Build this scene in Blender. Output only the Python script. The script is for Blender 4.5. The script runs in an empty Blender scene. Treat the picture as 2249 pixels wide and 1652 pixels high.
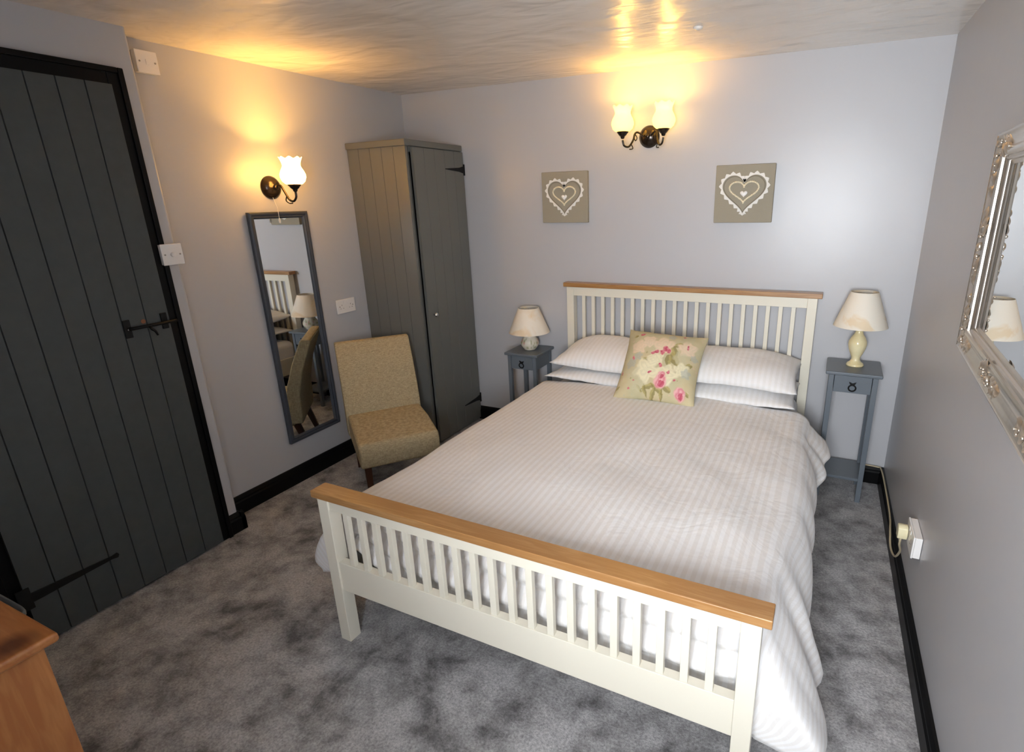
import bpy, bmesh, math, random
from mathutils import Vector, Matrix, noise

S = bpy.context.scene
PI = math.pi
# ------------------------------------------------------------------ camera
cam_d = bpy.data.cameras.new('camera'); cam = bpy.data.objects.new('camera', cam_d)
S.collection.objects.link(cam); S.camera = cam
_r = Vector((0.90593077, 0.42279869, -0.02303702)); _u = Vector((-0.10841721, 0.28421052, 0.95261224)); _f = Vector((-0.40931058, 0.86050313, -0.30331371))
M = Matrix((( _r.x, _u.x, -_f.x, 2.6584), (_r.y, _u.y, -_f.y, -3.1859), (_r.z, _u.z, -_f.z, 1.5279), (0, 0, 0, 1)))
cam.matrix_world = M
cam_d.sensor_fit = 'HORIZONTAL'; cam_d.sensor_width = 36.0
cam_d.lens = 1204.0 * 36.0 / 2249.0
cam_d.shift_x = -114.5 / 2249.0
cam_d.clip_start = 0.02
# ------------------------------------------------------------------ colour management
S.view_settings.view_transform = 'Standard'; S.view_settings.look = 'None'
S.view_settings.gamma = 1.0; S.view_settings.use_curve_mapping = False
S.view_settings.exposure = 0.0
# ------------------------------------------------------------------ world and daylight
W = bpy.data.worlds.new('world'); S.world = W; W.use_nodes = True
W.node_tree.nodes['Background'].inputs[0].default_value = (0.80, 0.90, 1.0, 1)
W.node_tree.nodes['Background'].inputs[1].default_value = 1.0
WX0, WX1, WZ0, WZ1, WY = 2.26, 2.99, 0.90, 1.88, -3.47      # window opening in the front wall
ad = bpy.data.lights.new('daylight', 'AREA'); ad.shape = 'RECTANGLE'; ad.size = WX1 - WX0 + 0.1; ad.size_y = WZ1 - WZ0 + 0.1
ad.energy = 190; ad.color = (0.92, 0.96, 1.0)
al = bpy.data.objects.new('daylight', ad); S.collection.objects.link(al)
al.location = ((WX0 + WX1) / 2, WY - 0.68, (WZ0 + WZ1) / 2); 
al.rotation_euler = Vector((0, -1, 0)).to_track_quat('Z', 'Y').to_euler()

# ================================================================== helpers
def link(o): S.collection.objects.link(o); return o

class MB:
    """collects shapes and links them as one mesh object"""
    def __init__(s): s.v = []; s.f = []; s.uv = None
    def add(s, vs, fs):
        n = len(s.v); s.v += [tuple(p) for p in vs]; s.f += [tuple(i + n for i in f) for f in fs]; return s
    def box(s, x0, x1, y0, y1, z0, z1, mat=None):
        vs = [Vector((x, y, z)) for x in (x0, x1) for y in (y0, y1) for z in (z0, z1)]
        if mat: vs = [mat @ p for p in vs]
        return s.add(vs, [(0, 1, 3, 2), (4, 6, 7, 5), (0, 4, 5, 1), (2, 3, 7, 6), (0, 2, 6, 4), (1, 5, 7, 3)])
    def hexa(s, b, t):                       # bottom and top quads
        vs = list(b) + list(t)
        return s.add(vs, [(3, 2, 1, 0), (4, 5, 6, 7), (0, 1, 5, 4), (1, 2, 6, 5), (2, 3, 7, 6), (3, 0, 4, 7)])
    def prism(s, poly, axis, a, b, mat=None):   # polygon extruded along axis
        def P(p, h):
            q = [0, 0, 0]; k = [i for i in range(3) if i != axis]; q[k[0]] = p[0]; q[k[1]] = p[1]; q[axis] = h
            q = Vector(q); return mat @ q if mat else q
        n = len(poly)
        vs = [P(p, a) for p in poly] + [P(p, b) for p in poly]
        fs = [tuple(range(n - 1, -1, -1)), tuple(range(n, 2 * n))] + [(i, (i + 1) % n, n + (i + 1) % n, n + i) for i in range(n)]
        return s.add(vs, fs)
    def lathe(s, prof, n=32, mat=None, cap0=True, cap1=True, rfun=None):
        vs = []; fs = []
        for k, (r, z) in enumerate(prof):
            for i in range(n):
                a = 2 * PI * i / n
                rr, zz = (r, z) if rfun is None else rfun(k, a, r, z)
                p = Vector((rr * math.cos(a), rr * math.sin(a), zz)); vs.append(mat @ p if mat else p)
        for k in range(len(prof) - 1):
            for i in range(n):
                j = (i + 1) % n; fs.append((k * n + i, k * n + j, (k + 1) * n + j, (k + 1) * n + i))
        if cap0: fs.append(tuple(range(n - 1, -1, -1)))
        if cap1: fs.append(tuple((len(prof) - 1) * n + i for i in range(n)))
        return s.add(vs, fs)
    def tube(s, pts, r, n=10, closed=False, mat=None):
        pts = [Vector(p) for p in pts]; m = len(pts); vs = []; fs = []
        rs = r if isinstance(r, (list, tuple)) else [r] * m
        t0 = None; nrm = None
        for k in range(m):
            a = pts[k - 1] if (k or closed) else pts[0]; b = pts[(k + 1) % m] if (k < m - 1 or closed) else pts[-1]
            t = (b - a).normalized()
            if nrm is None:
                nrm = t.orthogonal().normalized()
            else:
                nrm = (nrm - t * nrm.dot(t)).normalized()
            bn = t.cross(nrm)
            for i in range(n):
                an = 2 * PI * i / n; p = pts[k] + (nrm * math.cos(an) + bn * math.sin(an)) * rs[k]
                vs.append(mat @ p if mat else p)
        for k in range(m if closed else m - 1):
            k2 = (k + 1) % m
            for i in range(n):
                j = (i + 1) % n; fs.append((k * n + i, k * n + j, k2 * n + j, k2 * n + i))
        if not closed: fs += [tuple(range(n - 1, -1, -1)), tuple((m - 1) * n + i for i in range(n))]
        return s.add(vs, fs)
    def ball(s, c, r, n=8, sq=(1, 1, 1)):
        c = Vector(c); prof = []
        vs = [c + Vector((0, 0, -r * sq[2]))]; fs = []
        for k in range(1, n):
            ph = -PI / 2 + PI * k / n
            for i in range(n): 
                a = 2 * PI * i / n
                vs.append(c + Vector((r * sq[0] * math.cos(ph) * math.cos(a), r * sq[1] * math.cos(ph) * math.sin(a), r * sq[2] * math.sin(ph))))
        vs.append(c + Vector((0, 0, r * sq[2]))); L = len(vs) - 1
        for i in range(n): fs.append((0, 1 + (i + 1) % n, 1 + i))
        for k in range(n - 2):
            for i in range(n):
                j = (i + 1) % n; fs.append((1 + k * n + i, 1 + k * n + j, 1 + (k + 1) * n + j, 1 + (k + 1) * n + i))
        for i in range(n): fs.append((L, 1 + (n - 2) * n + i, 1 + (n - 2) * n + (i + 1) % n))
        return s.add(vs, fs)
    def build(s, name, m, parent=None, smooth=False, bevel=0.0, seg=2, sub=0, autosmooth=None):
        me = bpy.data.meshes.new(name); me.from_pydata(s.v, [], s.f)
        b = bmesh.new(); b.from_mesh(me); bmesh.ops.recalc_face_normals(b, faces=b.faces); b.to_mesh(me); b.free()
        me.materials.append(m); o = bpy.data.objects.new(name, me); link(o)
        if parent: o.parent = parent
        if smooth: me.shade_smooth()
        if autosmooth is not None:
            me.shade_smooth(); me.set_sharp_from_angle(angle=math.radians(autosmooth))
        if bevel:
            md = o.modifiers.new('bevel', 'BEVEL'); md.width = bevel; md.segments = seg; md.limit_method = 'ANGLE'; md.angle_limit = math.radians(40)
            me.shade_smooth(); me.set_sharp_from_angle(angle=math.radians(50)); md.harden_normals = True
        if sub:
            md = o.modifiers.new('sub', 'SUBSURF'); md.levels = sub; md.render_levels = sub
        return o

def thing(name, label, cat, loc=(0, 0, 0), rz=0.0, group=None):
    o = bpy.data.objects.new(name, None); link(o); o.empty_display_size = 0.1
    o.location = loc; o.rotation_euler = (0, 0, rz); return tag(o, label, cat, group)
def tag(o, label=None, cat=None, group=None, kind=None):
    if label: o['label'] = label
    if cat: o['category'] = cat
    if group: o['group'] = group
    if kind: o['kind'] = kind
    return o
def dup(o, parent=None):
    c = o.copy(); link(c)
    if parent: c.parent = parent
    for ch in list(o.children): dup(ch, c)
    return c

# ================================================================== materials
def mat(name, col, rough=0.5, metal=0.0, spec=0.5, bump=None, var=None, coat=0.0, sheen=0.0):
    """bump=(scale, strength, distance, stretch), var=(scale, other colour, amount)"""
    m = bpy.data.materials.new(name); m.use_nodes = True; nt = m.node_tree; b = nt.nodes['Principled BSDF']
    b.inputs['Base Color'].default_value = (*col, 1); b.inputs['Roughness'].default_value = rough
    b.inputs['Metallic'].default_value = metal; b.inputs['Specular IOR Level'].default_value = spec
    b.inputs['Coat Weight'].default_value = coat; b.inputs['Sheen Weight'].default_value = sheen
    tc = nt.nodes.new('ShaderNodeTexCoord')
    if var:
        n = nt.nodes.new('ShaderNodeTexNoise'); n.inputs['Scale'].default_value = var[0]; n.inputs['Detail'].default_value = 5
        nt.links.new(tc.outputs['Object'], n.inputs['Vector'])
        r = nt.nodes.new('ShaderNodeValToRGB'); r.color_ramp.elements[0].position = 0.35; r.color_ramp.elements[1].position = 0.65
        r.color_ramp.elements[0].color = (*col, 1); r.color_ramp.elements[1].color = (*var[1], 1)
        nt.links.new(n.outputs['Fac'], r.inputs['Fac']); nt.links.new(r.outputs['Color'], b.inputs['Base Color'])
    if bump:
        n = nt.nodes.new('ShaderNodeTexNoise'); n.inputs['Scale'].default_value = bump[0]; n.inputs['Detail'].default_value = 4
        mp = nt.nodes.new('ShaderNodeMapping'); mp.inputs['Scale'].default_value = bump[3] if len(bump) > 3 else (1, 1, 1)
        nt.links.new(tc.outputs['Object'], mp.inputs['Vector']); nt.links.new(mp.outputs['Vector'], n.inputs['Vector'])
        bp = nt.nodes.new('ShaderNodeBump'); bp.inputs['Strength'].default_value = bump[1]; bp.inputs['Distance'].default_value = bump[2]
        nt.links.new(n.outputs['Fac'], bp.inputs['Height']); nt.links.new(bp.outputs['Normal'], b.inputs['Normal'])
    return m

def N(nt, t, **kw):
    n = nt.nodes.new(t)
    for k, v in kw.items():
        if k in n.inputs: n.inputs[k].default_value = v
        else: setattr(n, k, v)
    return n

wall_m = mat('wall_paint', (0.49, 0.49, 0.51), 0.33, spec=0.45, bump=(3.0, 0.2, 0.012))
def ceiling_mat():
    m = bpy.data.materials.new('ceiling_paint'); m.use_nodes = True; nt = m.node_tree; b = nt.nodes['Principled BSDF']
    b.inputs['Base Color'].default_value = (0.75, 0.70, 0.64, 1); b.inputs['Roughness'].default_value = 0.25; b.inputs['Specular IOR Level'].default_value = 0.55
    tc = N(nt, 'ShaderNodeTexCoord'); mp = N(nt, 'ShaderNodeMapping'); mp.inputs['Scale'].default_value = (1.0, 2.0, 1)
    n1 = N(nt, 'ShaderNodeTexNoise', Scale=2.2, Detail=1.0, Distortion=1.2); n2 = N(nt, 'ShaderNodeTexNoise', Scale=8.0, Detail=1.5, Distortion=0.8)
    nt.links.new(tc.outputs['Object'], mp.inputs['Vector']); nt.links.new(mp.outputs['Vector'], n1.inputs['Vector']); nt.links.new(mp.outputs['Vector'], n2.inputs['Vector'])
    ad_ = N(nt, 'ShaderNodeMath', operation='MULTIPLY_ADD'); ad_.inputs[1].default_value = 0.22
    nt.links.new(n2.outputs['Fac'], ad_.inputs[0]); nt.links.new(n1.outputs['Fac'], ad_.inputs[2])
    bp = N(nt, 'ShaderNodeBump', Strength=0.42, Distance=0.04)
    nt.links.new(ad_.outputs[0], bp.inputs['Height']); nt.links.new(bp.outputs['Normal'], b.inputs['Normal'])
    return m
ceil_m = ceiling_mat()
def carpet_mat():
    m = bpy.data.materials.new('carpet'); m.use_nodes = True; nt = m.node_tree; b = nt.nodes['Principled BSDF']
    b.inputs['Roughness'].default_value = 0.95; b.inputs['Specular IOR Level'].default_value = 0.1; b.inputs['Sheen Weight'].default_value = 0.15
    tc = N(nt, 'ShaderNodeTexCoord')
    n1 = N(nt, 'ShaderNodeTexNoise', Scale=4.6, Detail=5.0, Roughness=0.65, Distortion=0.4)
    n2 = N(nt, 'ShaderNodeTexNoise', Scale=11.0, Detail=4.0, Roughness=0.6)
    n3 = N(nt, 'ShaderNodeTexNoise', Scale=120.0, Detail=4.0, Roughness=0.7)
    for n in (n1, n2, n3): nt.links.new(tc.outputs['Object'], n.inputs['Vector'])
    mx = N(nt, 'ShaderNodeMath', operation='MULTIPLY_ADD'); mx.inputs[1].default_value = 0.75
    nt.links.new(n2.outputs['Fac'], mx.inputs[0]); nt.links.new(n1.outputs['Fac'], mx.inputs[2])
    r = N(nt, 'ShaderNodeValToRGB'); e = r.color_ramp.elements
    e[0].position = 0.66; e[0].color = (0.130, 0.124, 0.126, 1); e[1].position = 1.04; e[1].color = (0.48, 0.47, 0.472, 1)
    x = e.new(0.79); x.color = (0.275, 0.266, 0.268, 1)
    nt.links.new(mx.outputs[0], r.inputs['Fac'])
    mm = N(nt, 'ShaderNodeMix', data_type='RGBA', blend_type='MULTIPLY'); mm.inputs['Factor'].default_value = 0.75
    r3 = N(nt, 'ShaderNodeValToRGB'); r3.color_ramp.elements[0].position = 0.3; r3.color_ramp.elements[0].color = (0.40, 0.40, 0.40, 1); r3.color_ramp.elements[1].position = 0.7; r3.color_ramp.elements[1].color = (1.35, 1.35, 1.35, 1)
    nt.links.new(n3.outputs['Fac'], r3.inputs['Fac']); nt.links.new(r.outputs['Color'], mm.inputs[6]); nt.links.new(r3.outputs['Color'], mm.inputs[7])
    nt.links.new(mm.outputs[2], b.inputs['Base Color'])
    bp = N(nt, 'ShaderNodeBump', Strength=0.6, Distance=0.006); nt.links.new(n3.outputs['Fac'], bp.inputs['Height']); nt.links.new(bp.outputs['Normal'], b.inputs['Normal'])
    return m
carpet_m = carpet_mat()
black_m = mat('black_gloss_paint', (0.004, 0.004, 0.0045), 0.42, spec=0.14)
iron_m = mat('black_iron', (0.006, 0.006, 0.006), 0.6, spec=0.25, bump=(90, 0.3, 0.003))
door_m = mat('door_grey_paint', (0.066, 0.074, 0.075), 0.45, spec=0.35, var=(30, (0.060, 0.068, 0.070), 1), bump=(40, 0.12, 0.002, (1, 1, 0.08)))
ward_m = mat('wardrobe_grey_paint', (0.140, 0.143, 0.133), 0.4, bump=(40, 0.12, 0.002, (1, 1, 0.08)))
blue_m = mat('blue_grey_paint', (0.125, 0.147, 0.172), 0.38, bump=(40, 0.08, 0.002))
frame_m = mat('mirror_grey_paint', (0.050, 0.058, 0.076), 0.4, spec=0.35)
cream_m = mat('cream_lacquer', (0.74, 0.70, 0.59), 0.35, bump=(6, 0.04, 0.004))
plastic_m = mat('white_plastic', (0.80, 0.78, 0.76), 0.3)
plasticw_m = mat('screw_grey', (0.35, 0.33, 0.31), 0.35, metal=0.7)
chrome_m = mat('chrome', (0.8, 0.8, 0.82), 0.12, metal=1.0)
bronze_m = mat('dark_bronze', (0.030, 0.020, 0.013), 0.22, metal=0.55, spec=0.6)
silver_m = mat('silver_leaf', (0.64, 0.59, 0.53), 0.26, metal=0.92, bump=(40, 0.10, 0.003))
orn_m = mat('silver_ornament', (0.60, 0.53, 0.45), 0.33, metal=0.9)
mirror_m = mat('mirror_glass', (0.86, 0.89, 0.90), 0.01, metal=1.0)
darkwood_m = mat('dark_wood', (0.060, 0.022, 0.012), 0.3, bump=(30, 0.1, 0.002, (1, 1, 0.1)))
plug_m = mat('cream_plug', (0.75, 0.68, 0.45), 0.35)
cable_m = mat('beige_cable', (0.48, 0.40, 0.26), 0.5)
bin_m = mat('grey_bin', (0.17, 0.19, 0.20), 0.55, bump=(120, 0.2, 0.002))
onyx_m = mat('onyx', (0.80, 0.72, 0.46), 0.15, var=(14, (0.72, 0.60, 0.33), 1))
pot_m = mat('cream_ceramic', (0.78, 0.73, 0.62), 0.12, coat=0.3)
canvas_m = mat('taupe_linen', (0.33, 0.295, 0.225), 0.8, bump=(300, 0.4, 0.002))
lace_m = mat('white_lace', (0.82, 0.80, 0.76), 0.8)
bead_m = mat('cream_beads', (0.85, 0.76, 0.56), 0.35)
whiteheart_m = mat('white_heart', (0.9, 0.88, 0.86), 0.45)

def wood_mat(name, c1, c2, scale, stretch, rough=0.32, ring=6.0, knots=None):
    m = bpy.data.materials.new(name); m.use_nodes = True; nt = m.node_tree; b = nt.nodes['Principled BSDF']
    b.inputs['Roughness'].default_value = rough; b.inputs['Coat Weight'].default_value = 0.15; b.inputs['Coat Roughness'].default_value = 0.25
    tc = N(nt, 'ShaderNodeTexCoord'); mp = N(nt, 'ShaderNodeMapping'); mp.inputs['Scale'].default_value = stretch
    nt.links.new(tc.outputs['Object'], mp.inputs['Vector'])
    n = N(nt, 'ShaderNodeTexNoise', Scale=scale, Detail=6.0, Distortion=1.2); nt.links.new(mp.outputs['Vector'], n.inputs['Vector'])
    n2 = N(nt, 'ShaderNodeTexNoise', Scale=scale * 0.22, Detail=2.0); nt.links.new(mp.outputs['Vector'], n2.inputs['Vector'])
    ma = N(nt, 'ShaderNodeMath', operation='MULTIPLY_ADD'); ma.inputs[1].default_value = 0.8
    nt.links.new(n2.outputs['Fac'], ma.inputs[0]); nt.links.new(n.outputs['Fac'], ma.inputs[2])
    r = N(nt, 'ShaderNodeValToRGB'); e = r.color_ramp.elements; e[0].position = 0.70; e[0].color = (*c1, 1); e[1].position = 1.10 if False else 1.0; e[1].color = (*c2, 1)
    nt.links.new(ma.outputs[0], r.inputs['Fac'])
    out = r.outputs['Color']
    if knots:
        v = N(nt, 'ShaderNodeTexVoronoi', Scale=knots); nt.links.new(tc.outputs['Object'], v.inputs['Vector'])
        kr = N(nt, 'ShaderNodeValToRGB'); k = kr.color_ramp.elements; k[0].position = 0.05; k[0].color = (0.16, 0.045, 0.015, 1); k[1].position = 0.16; k[1].color = (1, 1, 1, 1)
        nt.links.new(v.outputs['Distance'], kr.inputs['Fac'])
        mm = N(nt, 'ShaderNodeMix', data_type='RGBA', blend_type='MULTIPLY'); mm.inputs['Factor'].default_value = 0.85
        nt.links.new(out, mm.inputs[6]); nt.links.new(kr.outputs['Color'], mm.inputs[7]); out = mm.outputs[2]
    nt.links.new(out, b.inputs['Base Color'])
    return m
oak_m = wood_mat('oak_varnish', (0.42, 0.232, 0.095), (0.33, 0.160, 0.055), 16, (0.35, 4, 4))
pine_m = wood_mat('orange_pine', (0.44, 0.185, 0.055), (0.33, 0.115, 0.030), 12, (0.4, 4, 4), knots=3.2)
pineside_m = wood_mat('orange_pine_side', (0.44, 0.185, 0.055), (0.33, 0.115, 0.030), 12, (4, 4, 0.4), knots=3.2)

def fabric_mat():
    m = bpy.data.materials.new('olive_linen'); m.use_nodes = True; nt = m.node_tree; b = nt.nodes['Principled BSDF']
    b.inputs['Roughness'].default_value = 0.9; b.inputs['Specular IOR Level'].default_value = 0.15
    tc = N(nt, 'ShaderNodeTexCoord'); outs = []
    for sc in ((420, 420, 40), (60, 60, 420)):
        mp = N(nt, 'ShaderNodeMapping'); mp.inputs['Scale'].default_value = sc; nt.links.new(tc.outputs['Object'], mp.inputs['Vector'])
        n = N(nt, 'ShaderNodeTexNoise', Scale=1.0, Detail=2.0); nt.links.new(mp.outputs['Vector'], n.inputs['Vector']); outs.append(n.outputs['Fac'])
    a = N(nt, 'ShaderNodeMath', operation='ADD'); nt.links.new(outs[0], a.inputs[0]); nt.links.new(outs[1], a.inputs[1])
    r = N(nt, 'ShaderNodeValToRGB'); e = r.color_ramp.elements; e[0].position = 0.7; e[0].color = (0.305, 0.245, 0.148, 1); e[1].position = 1.0; e[1].color = (0.48, 0.395, 0.250, 1)
    h = N(nt, 'ShaderNodeMath', operation='MULTIPLY'); h.inputs[1].default_value = 0.85; nt.links.new(a.outputs[0], h.inputs[0])
    nt.links.new(h.outputs[0], r.inputs['Fac']); nt.links.new(r.outputs['Color'], b.inputs['Base Color'])
    bp = N(nt, 'ShaderNodeBump', Strength=0.35, Distance=0.002); nt.links.new(a.outputs[0], bp.inputs['Height']); nt.links.new(bp.outputs['Normal'], b.inputs['Normal'])
    return m
linen_m = fabric_mat()

def cotton_mat(name, axis, period, c1=(0.79, 0.78, 0.78), c2=(0.735, 0.71, 0.69), wr=1.0):
    """white cotton with a woven satin stripe along the piece (uses the UV map in metres)"""
    m = bpy.data.materials.new(name); m.use_nodes = True; nt = m.node_tree; b = nt.nodes['Principled BSDF']
    b.inputs['Specular IOR Level'].default_value = 0.25; b.inputs['Sheen Weight'].default_value = 0.2
    uv = N(nt, 'ShaderNodeUVMap'); sx = N(nt, 'ShaderNodeSeparateXYZ'); nt.links.new(uv.outputs['UV'], sx.inputs[0])
    mu = N(nt, 'ShaderNodeMath', operation='MULTIPLY'); mu.inputs[1].default_value = 1.0 / period; nt.links.new(sx.outputs[axis], mu.inputs[0])
    fr = N(nt, 'ShaderNodeMath', operation='PINGPONG'); fr.inputs[1].default_value = 0.5; nt.links.new(mu.outputs[0], fr.inputs[0])
    r = N(nt, 'ShaderNodeValToRGB'); e = r.color_ramp.elements; e[0].position = 0.20; e[0].color = (*c1, 1); e[1].position = 0.30; e[1].color = (*c2, 1)
    nt.links.new(fr.outputs[0], r.inputs['Fac']); nt.links.new(r.outputs['Color'], b.inputs['Base Color'])
    rr = N(nt, 'ShaderNodeMapRange'); rr.inputs['To Min'].default_value = 0.75; rr.inputs['To Max'].default_value = 0.5
    nt.links.new(fr.outputs[0], rr.inputs['Value']); nt.links.new(rr.outputs[0], b.inputs['Roughness'])
    tc = N(nt, 'ShaderNodeTexCoord'); n = N(nt, 'ShaderNodeTexNoise', Scale=9.0, Detail=5.0, Distortion=1.5); nt.links.new(tc.outputs['Object'], n.inputs['Vector'])
    bp = N(nt, 'ShaderNodeBump', Strength=0.20 * wr, Distance=0.02); nt.links.new(n.outputs['Fac'], bp.inputs['Height']); nt.links.new(bp.outputs['Normal'], b.inputs['Normal'])
    return m
duvet_m = cotton_mat('striped_duvet_cotton', 0, 0.027)
pillow_m = cotton_mat('striped_pillow_cotton', 0, 0.027, (0.80, 0.79, 0.79), (0.765, 0.75, 0.738))
matt_m = mat('mattress_ticking', (0.80, 0.80, 0.82), 0.8, bump=(60, 0.2, 0.004))

def shade_glass_mat(strength, ecol, dmix):
    m = bpy.data.materials.new('opal_glass'); m.use_nodes = True; nt = m.node_tree
    out = nt.nodes['Material Output']; nt.nodes.remove(nt.nodes['Principled BSDF'])
    t = N(nt, 'ShaderNodeBsdfTranslucent'); t.inputs['Color'].default_value = (1.0, 0.93, 0.74, 1)
    d = N(nt, 'ShaderNodeBsdfDiffuse'); d.inputs['Color'].default_value = (0.85, 0.78, 0.6, 1)
    mx = N(nt, 'ShaderNodeMixShader'); mx.inputs[0].default_value = dmix
    nt.links.new(t.outputs[0], mx.inputs[1]); nt.links.new(d.outputs[0], mx.inputs[2])
    em = N(nt, 'ShaderNodeEmission'); em.inputs['Color'].default_value = (*ecol, 1); em.inputs['Strength'].default_value = strength
    ad_ = N(nt, 'ShaderNodeAddShader'); nt.links.new(mx.outputs[0], ad_.inputs[0]); nt.links.new(em.outputs[0], ad_.inputs[1])
    nt.links.new(ad_.outputs[0], out.inputs['Surface'])
    return m
opal_a_m = shade_glass_mat(7.0, (1.0, 0.56, 0.16), 0.15); opal_b_m = shade_glass_mat(0.80, (1.0, 0.88, 0.18), 0.50)
bulb_m = bpy.data.materials.new('lit_bulb'); bulb_m.use_nodes = True
_b = bulb_m.node_tree.nodes['Principled BSDF']; _b.inputs['Base Color'].default_value = (1, 0.9, 0.7, 1); _b.inputs['Emission Color'].default_value = (1.0, 0.78, 0.42, 1); _b.inputs['Emission Strength'].default_value = 4

def lampshade_mat(seed):
    m = bpy.data.materials.new('cream_parchment'); m.use_nodes = True; nt = m.node_tree; b = nt.nodes['Principled BSDF']
    b.inputs['Roughness'].default_value = 0.6
    tc = N(nt, 'ShaderNodeTexCoord'); mp = N(nt, 'ShaderNodeMapping'); mp.inputs['Location'].default_value = (seed, 0.3, 0.1); nt.links.new(tc.outputs['Object'], mp.inputs['Vector'])
    n = N(nt, 'ShaderNodeTexNoise', Scale=5.0, Detail=4.0, Distortion=2.0); nt.links.new(mp.outputs['Vector'], n.inputs['Vector'])
    r = N(nt, 'ShaderNodeValToRGB'); e = r.color_ramp.elements; e[0].position = 0.50; e[0].color = (0.82, 0.765, 0.665, 1); e[1].position = 0.62; e[1].color = (0.76, 0.63, 0.45, 1)
    nt.links.new(n.outputs['Fac'], r.inputs['Fac']); nt.links.new(r.outputs['Color'], b.inputs['Base Color'])
    return m
shade_a_m = lampshade_mat(1.7); shade_b_m = lampshade_mat(4.1)
def attr_mat(name, attr, rough=0.8, bump=None):
    m = bpy.data.materials.new(name); m.use_nodes = True; nt = m.node_tree; b = nt.nodes['Principled BSDF']
    b.inputs['Roughness'].default_value = rough; b.inputs['Specular IOR Level'].default_value = 0.2
    a = N(nt, 'ShaderNodeAttribute', attribute_name=attr); nt.links.new(a.outputs['Color'], b.inputs['Base Color'])
    if bump:
        tc = N(nt, 'ShaderNodeTexCoord'); n = N(nt, 'ShaderNodeTexNoise', Scale=bump[0]); nt.links.new(tc.outputs['Object'], n.inputs['Vector'])
        bp = N(nt, 'ShaderNodeBump', Strength=bump[1], Distance=0.002); nt.links.new(n.outputs['Fac'], bp.inputs['Height']); nt.links.new(bp.outputs['Normal'], b.inputs['Normal'])
    return m
floral_m = attr_mat('floral_linen', 'pattern', 0.85, (300, 0.3))
glass_m = bpy.data.materials.new('window_glass'); glass_m.use_nodes = True
_nt = glass_m.node_tree; _nt.nodes.remove(_nt.nodes['Principled BSDF'])
_t = N(_nt, 'ShaderNodeBsdfTransparent'); _g = N(_nt, 'ShaderNodeBsdfGlossy', Roughness=0.02); _mx = N(_nt, 'ShaderNodeMixShader'); _mx.inputs[0].default_value = 0.06
_nt.links.new(_t.outputs[0], _mx.inputs[1]); _nt.links.new(_g.outputs[0], _mx.inputs[2]); _nt.links.new(_mx.outputs[0], _nt.nodes['Material Output'].inputs['Surface'])

# ================================================================== the setting
XR = 3.071; DX = 0.145; PY = -1.718
def struct(o, label): return tag(o, label, None, kind='structure')
def CZ(x, y): return 2.2227 + 0.0122 * y - 0.0137 * x
floor = MB().box(-0.3, XR + 0.3, WY - 0.62, 0.25, -0.12, 0.0).build('floor', carpet_m); struct(floor, 'mottled grey short pile carpet over the whole floor')
cx = (-0.3, XR + 0.3); cy = (WY - 0.62, 0.25)
ce = MB()
cb = [(cx[0], cy[0]), (cx[1], cy[0]), (cx[1], cy[1]), (cx[0], cy[1])]
ce.hexa([Vector((x, y, CZ(x, y))) for x, y in cb], [Vector((x, y, 2.45)) for x, y in cb])
struct(ce.build('ceiling', ceil_m), 'low swirl textured glossy off-white ceiling')
struct(MB().box(-0.3, XR + 0.3, 0.0, 0.25, 0, 2.3).build('wall_back', wall_m), 'pale lilac grey back wall behind the bed')
struct(MB().box(-0.3, 0.0, PY, 0.0, 0, 2.3).build('wall_left', wall_m), 'grey left wall behind the long mirror and the chair')
struct(MB().box(-0.3, DX, WY, PY, 0, 2.3).build('wall_doorway', wall_m, bevel=0.012, seg=3), 'forward stepping grey wall around the plank door')
def rx(y): return XR - 0.0046 * y
MBr = MB(); MBr.hexa([(rx(WY), WY, 0), (XR + 0.3, WY, 0), (XR + 0.3, 0, 0), (XR, 0, 0)], [(rx(WY), WY, 2.3), (XR + 0.3, WY, 2.3), (XR + 0.3, 0, 2.3), (XR, 0, 2.3)])
struct(MBr.build('wall_right', wall_m), 'grey right wall with the ornate mirror')
fw = MB(); y0, y1 = WY - 0.62, WY
fw.box(-0.3, WX0, y0, y1, 0, 2.3).box(WX1, XR + 0.3, y0, y1, 0, 2.3).box(WX0, WX1, y0, y1, 0, WZ0).box(WX0, WX1, y0, y1, WZ1, 2.3)
struct(fw.build('wall_front', wall_m), 'front wall with the window behind the viewpoint')
wn = MB(); yw = WY - 0.56; fz = 0.05
for a, b in ((WX0, WX0 + fz), (WX1 - fz, WX1), ((WX0 + WX1) / 2 - 0.03, (WX0 + WX1) / 2 + 0.03)): wn.box(a, b, yw, yw + 0.06, WZ0, WZ1)
wn.box(WX0, WX1, yw, yw + 0.06, WZ0, WZ0 + fz).box(WX0, WX1, yw, yw + 0.06, WZ1 - fz, WZ1)
wo = wn.build('window_1', plastic_m, bevel=0.004); struct(wo, 'white framed two pane window behind the viewpoint')
for k, (a, b) in enumerate(((WX0 + fz, (WX0 + WX1) / 2 - 0.03), ((WX0 + WX1) / 2 + 0.03, WX1 - fz))):
    MB().box(a, b, yw + 0.028, yw + 0.034, WZ0 + fz, WZ1 - fz).build('window_pane', glass_m, wo)
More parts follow.
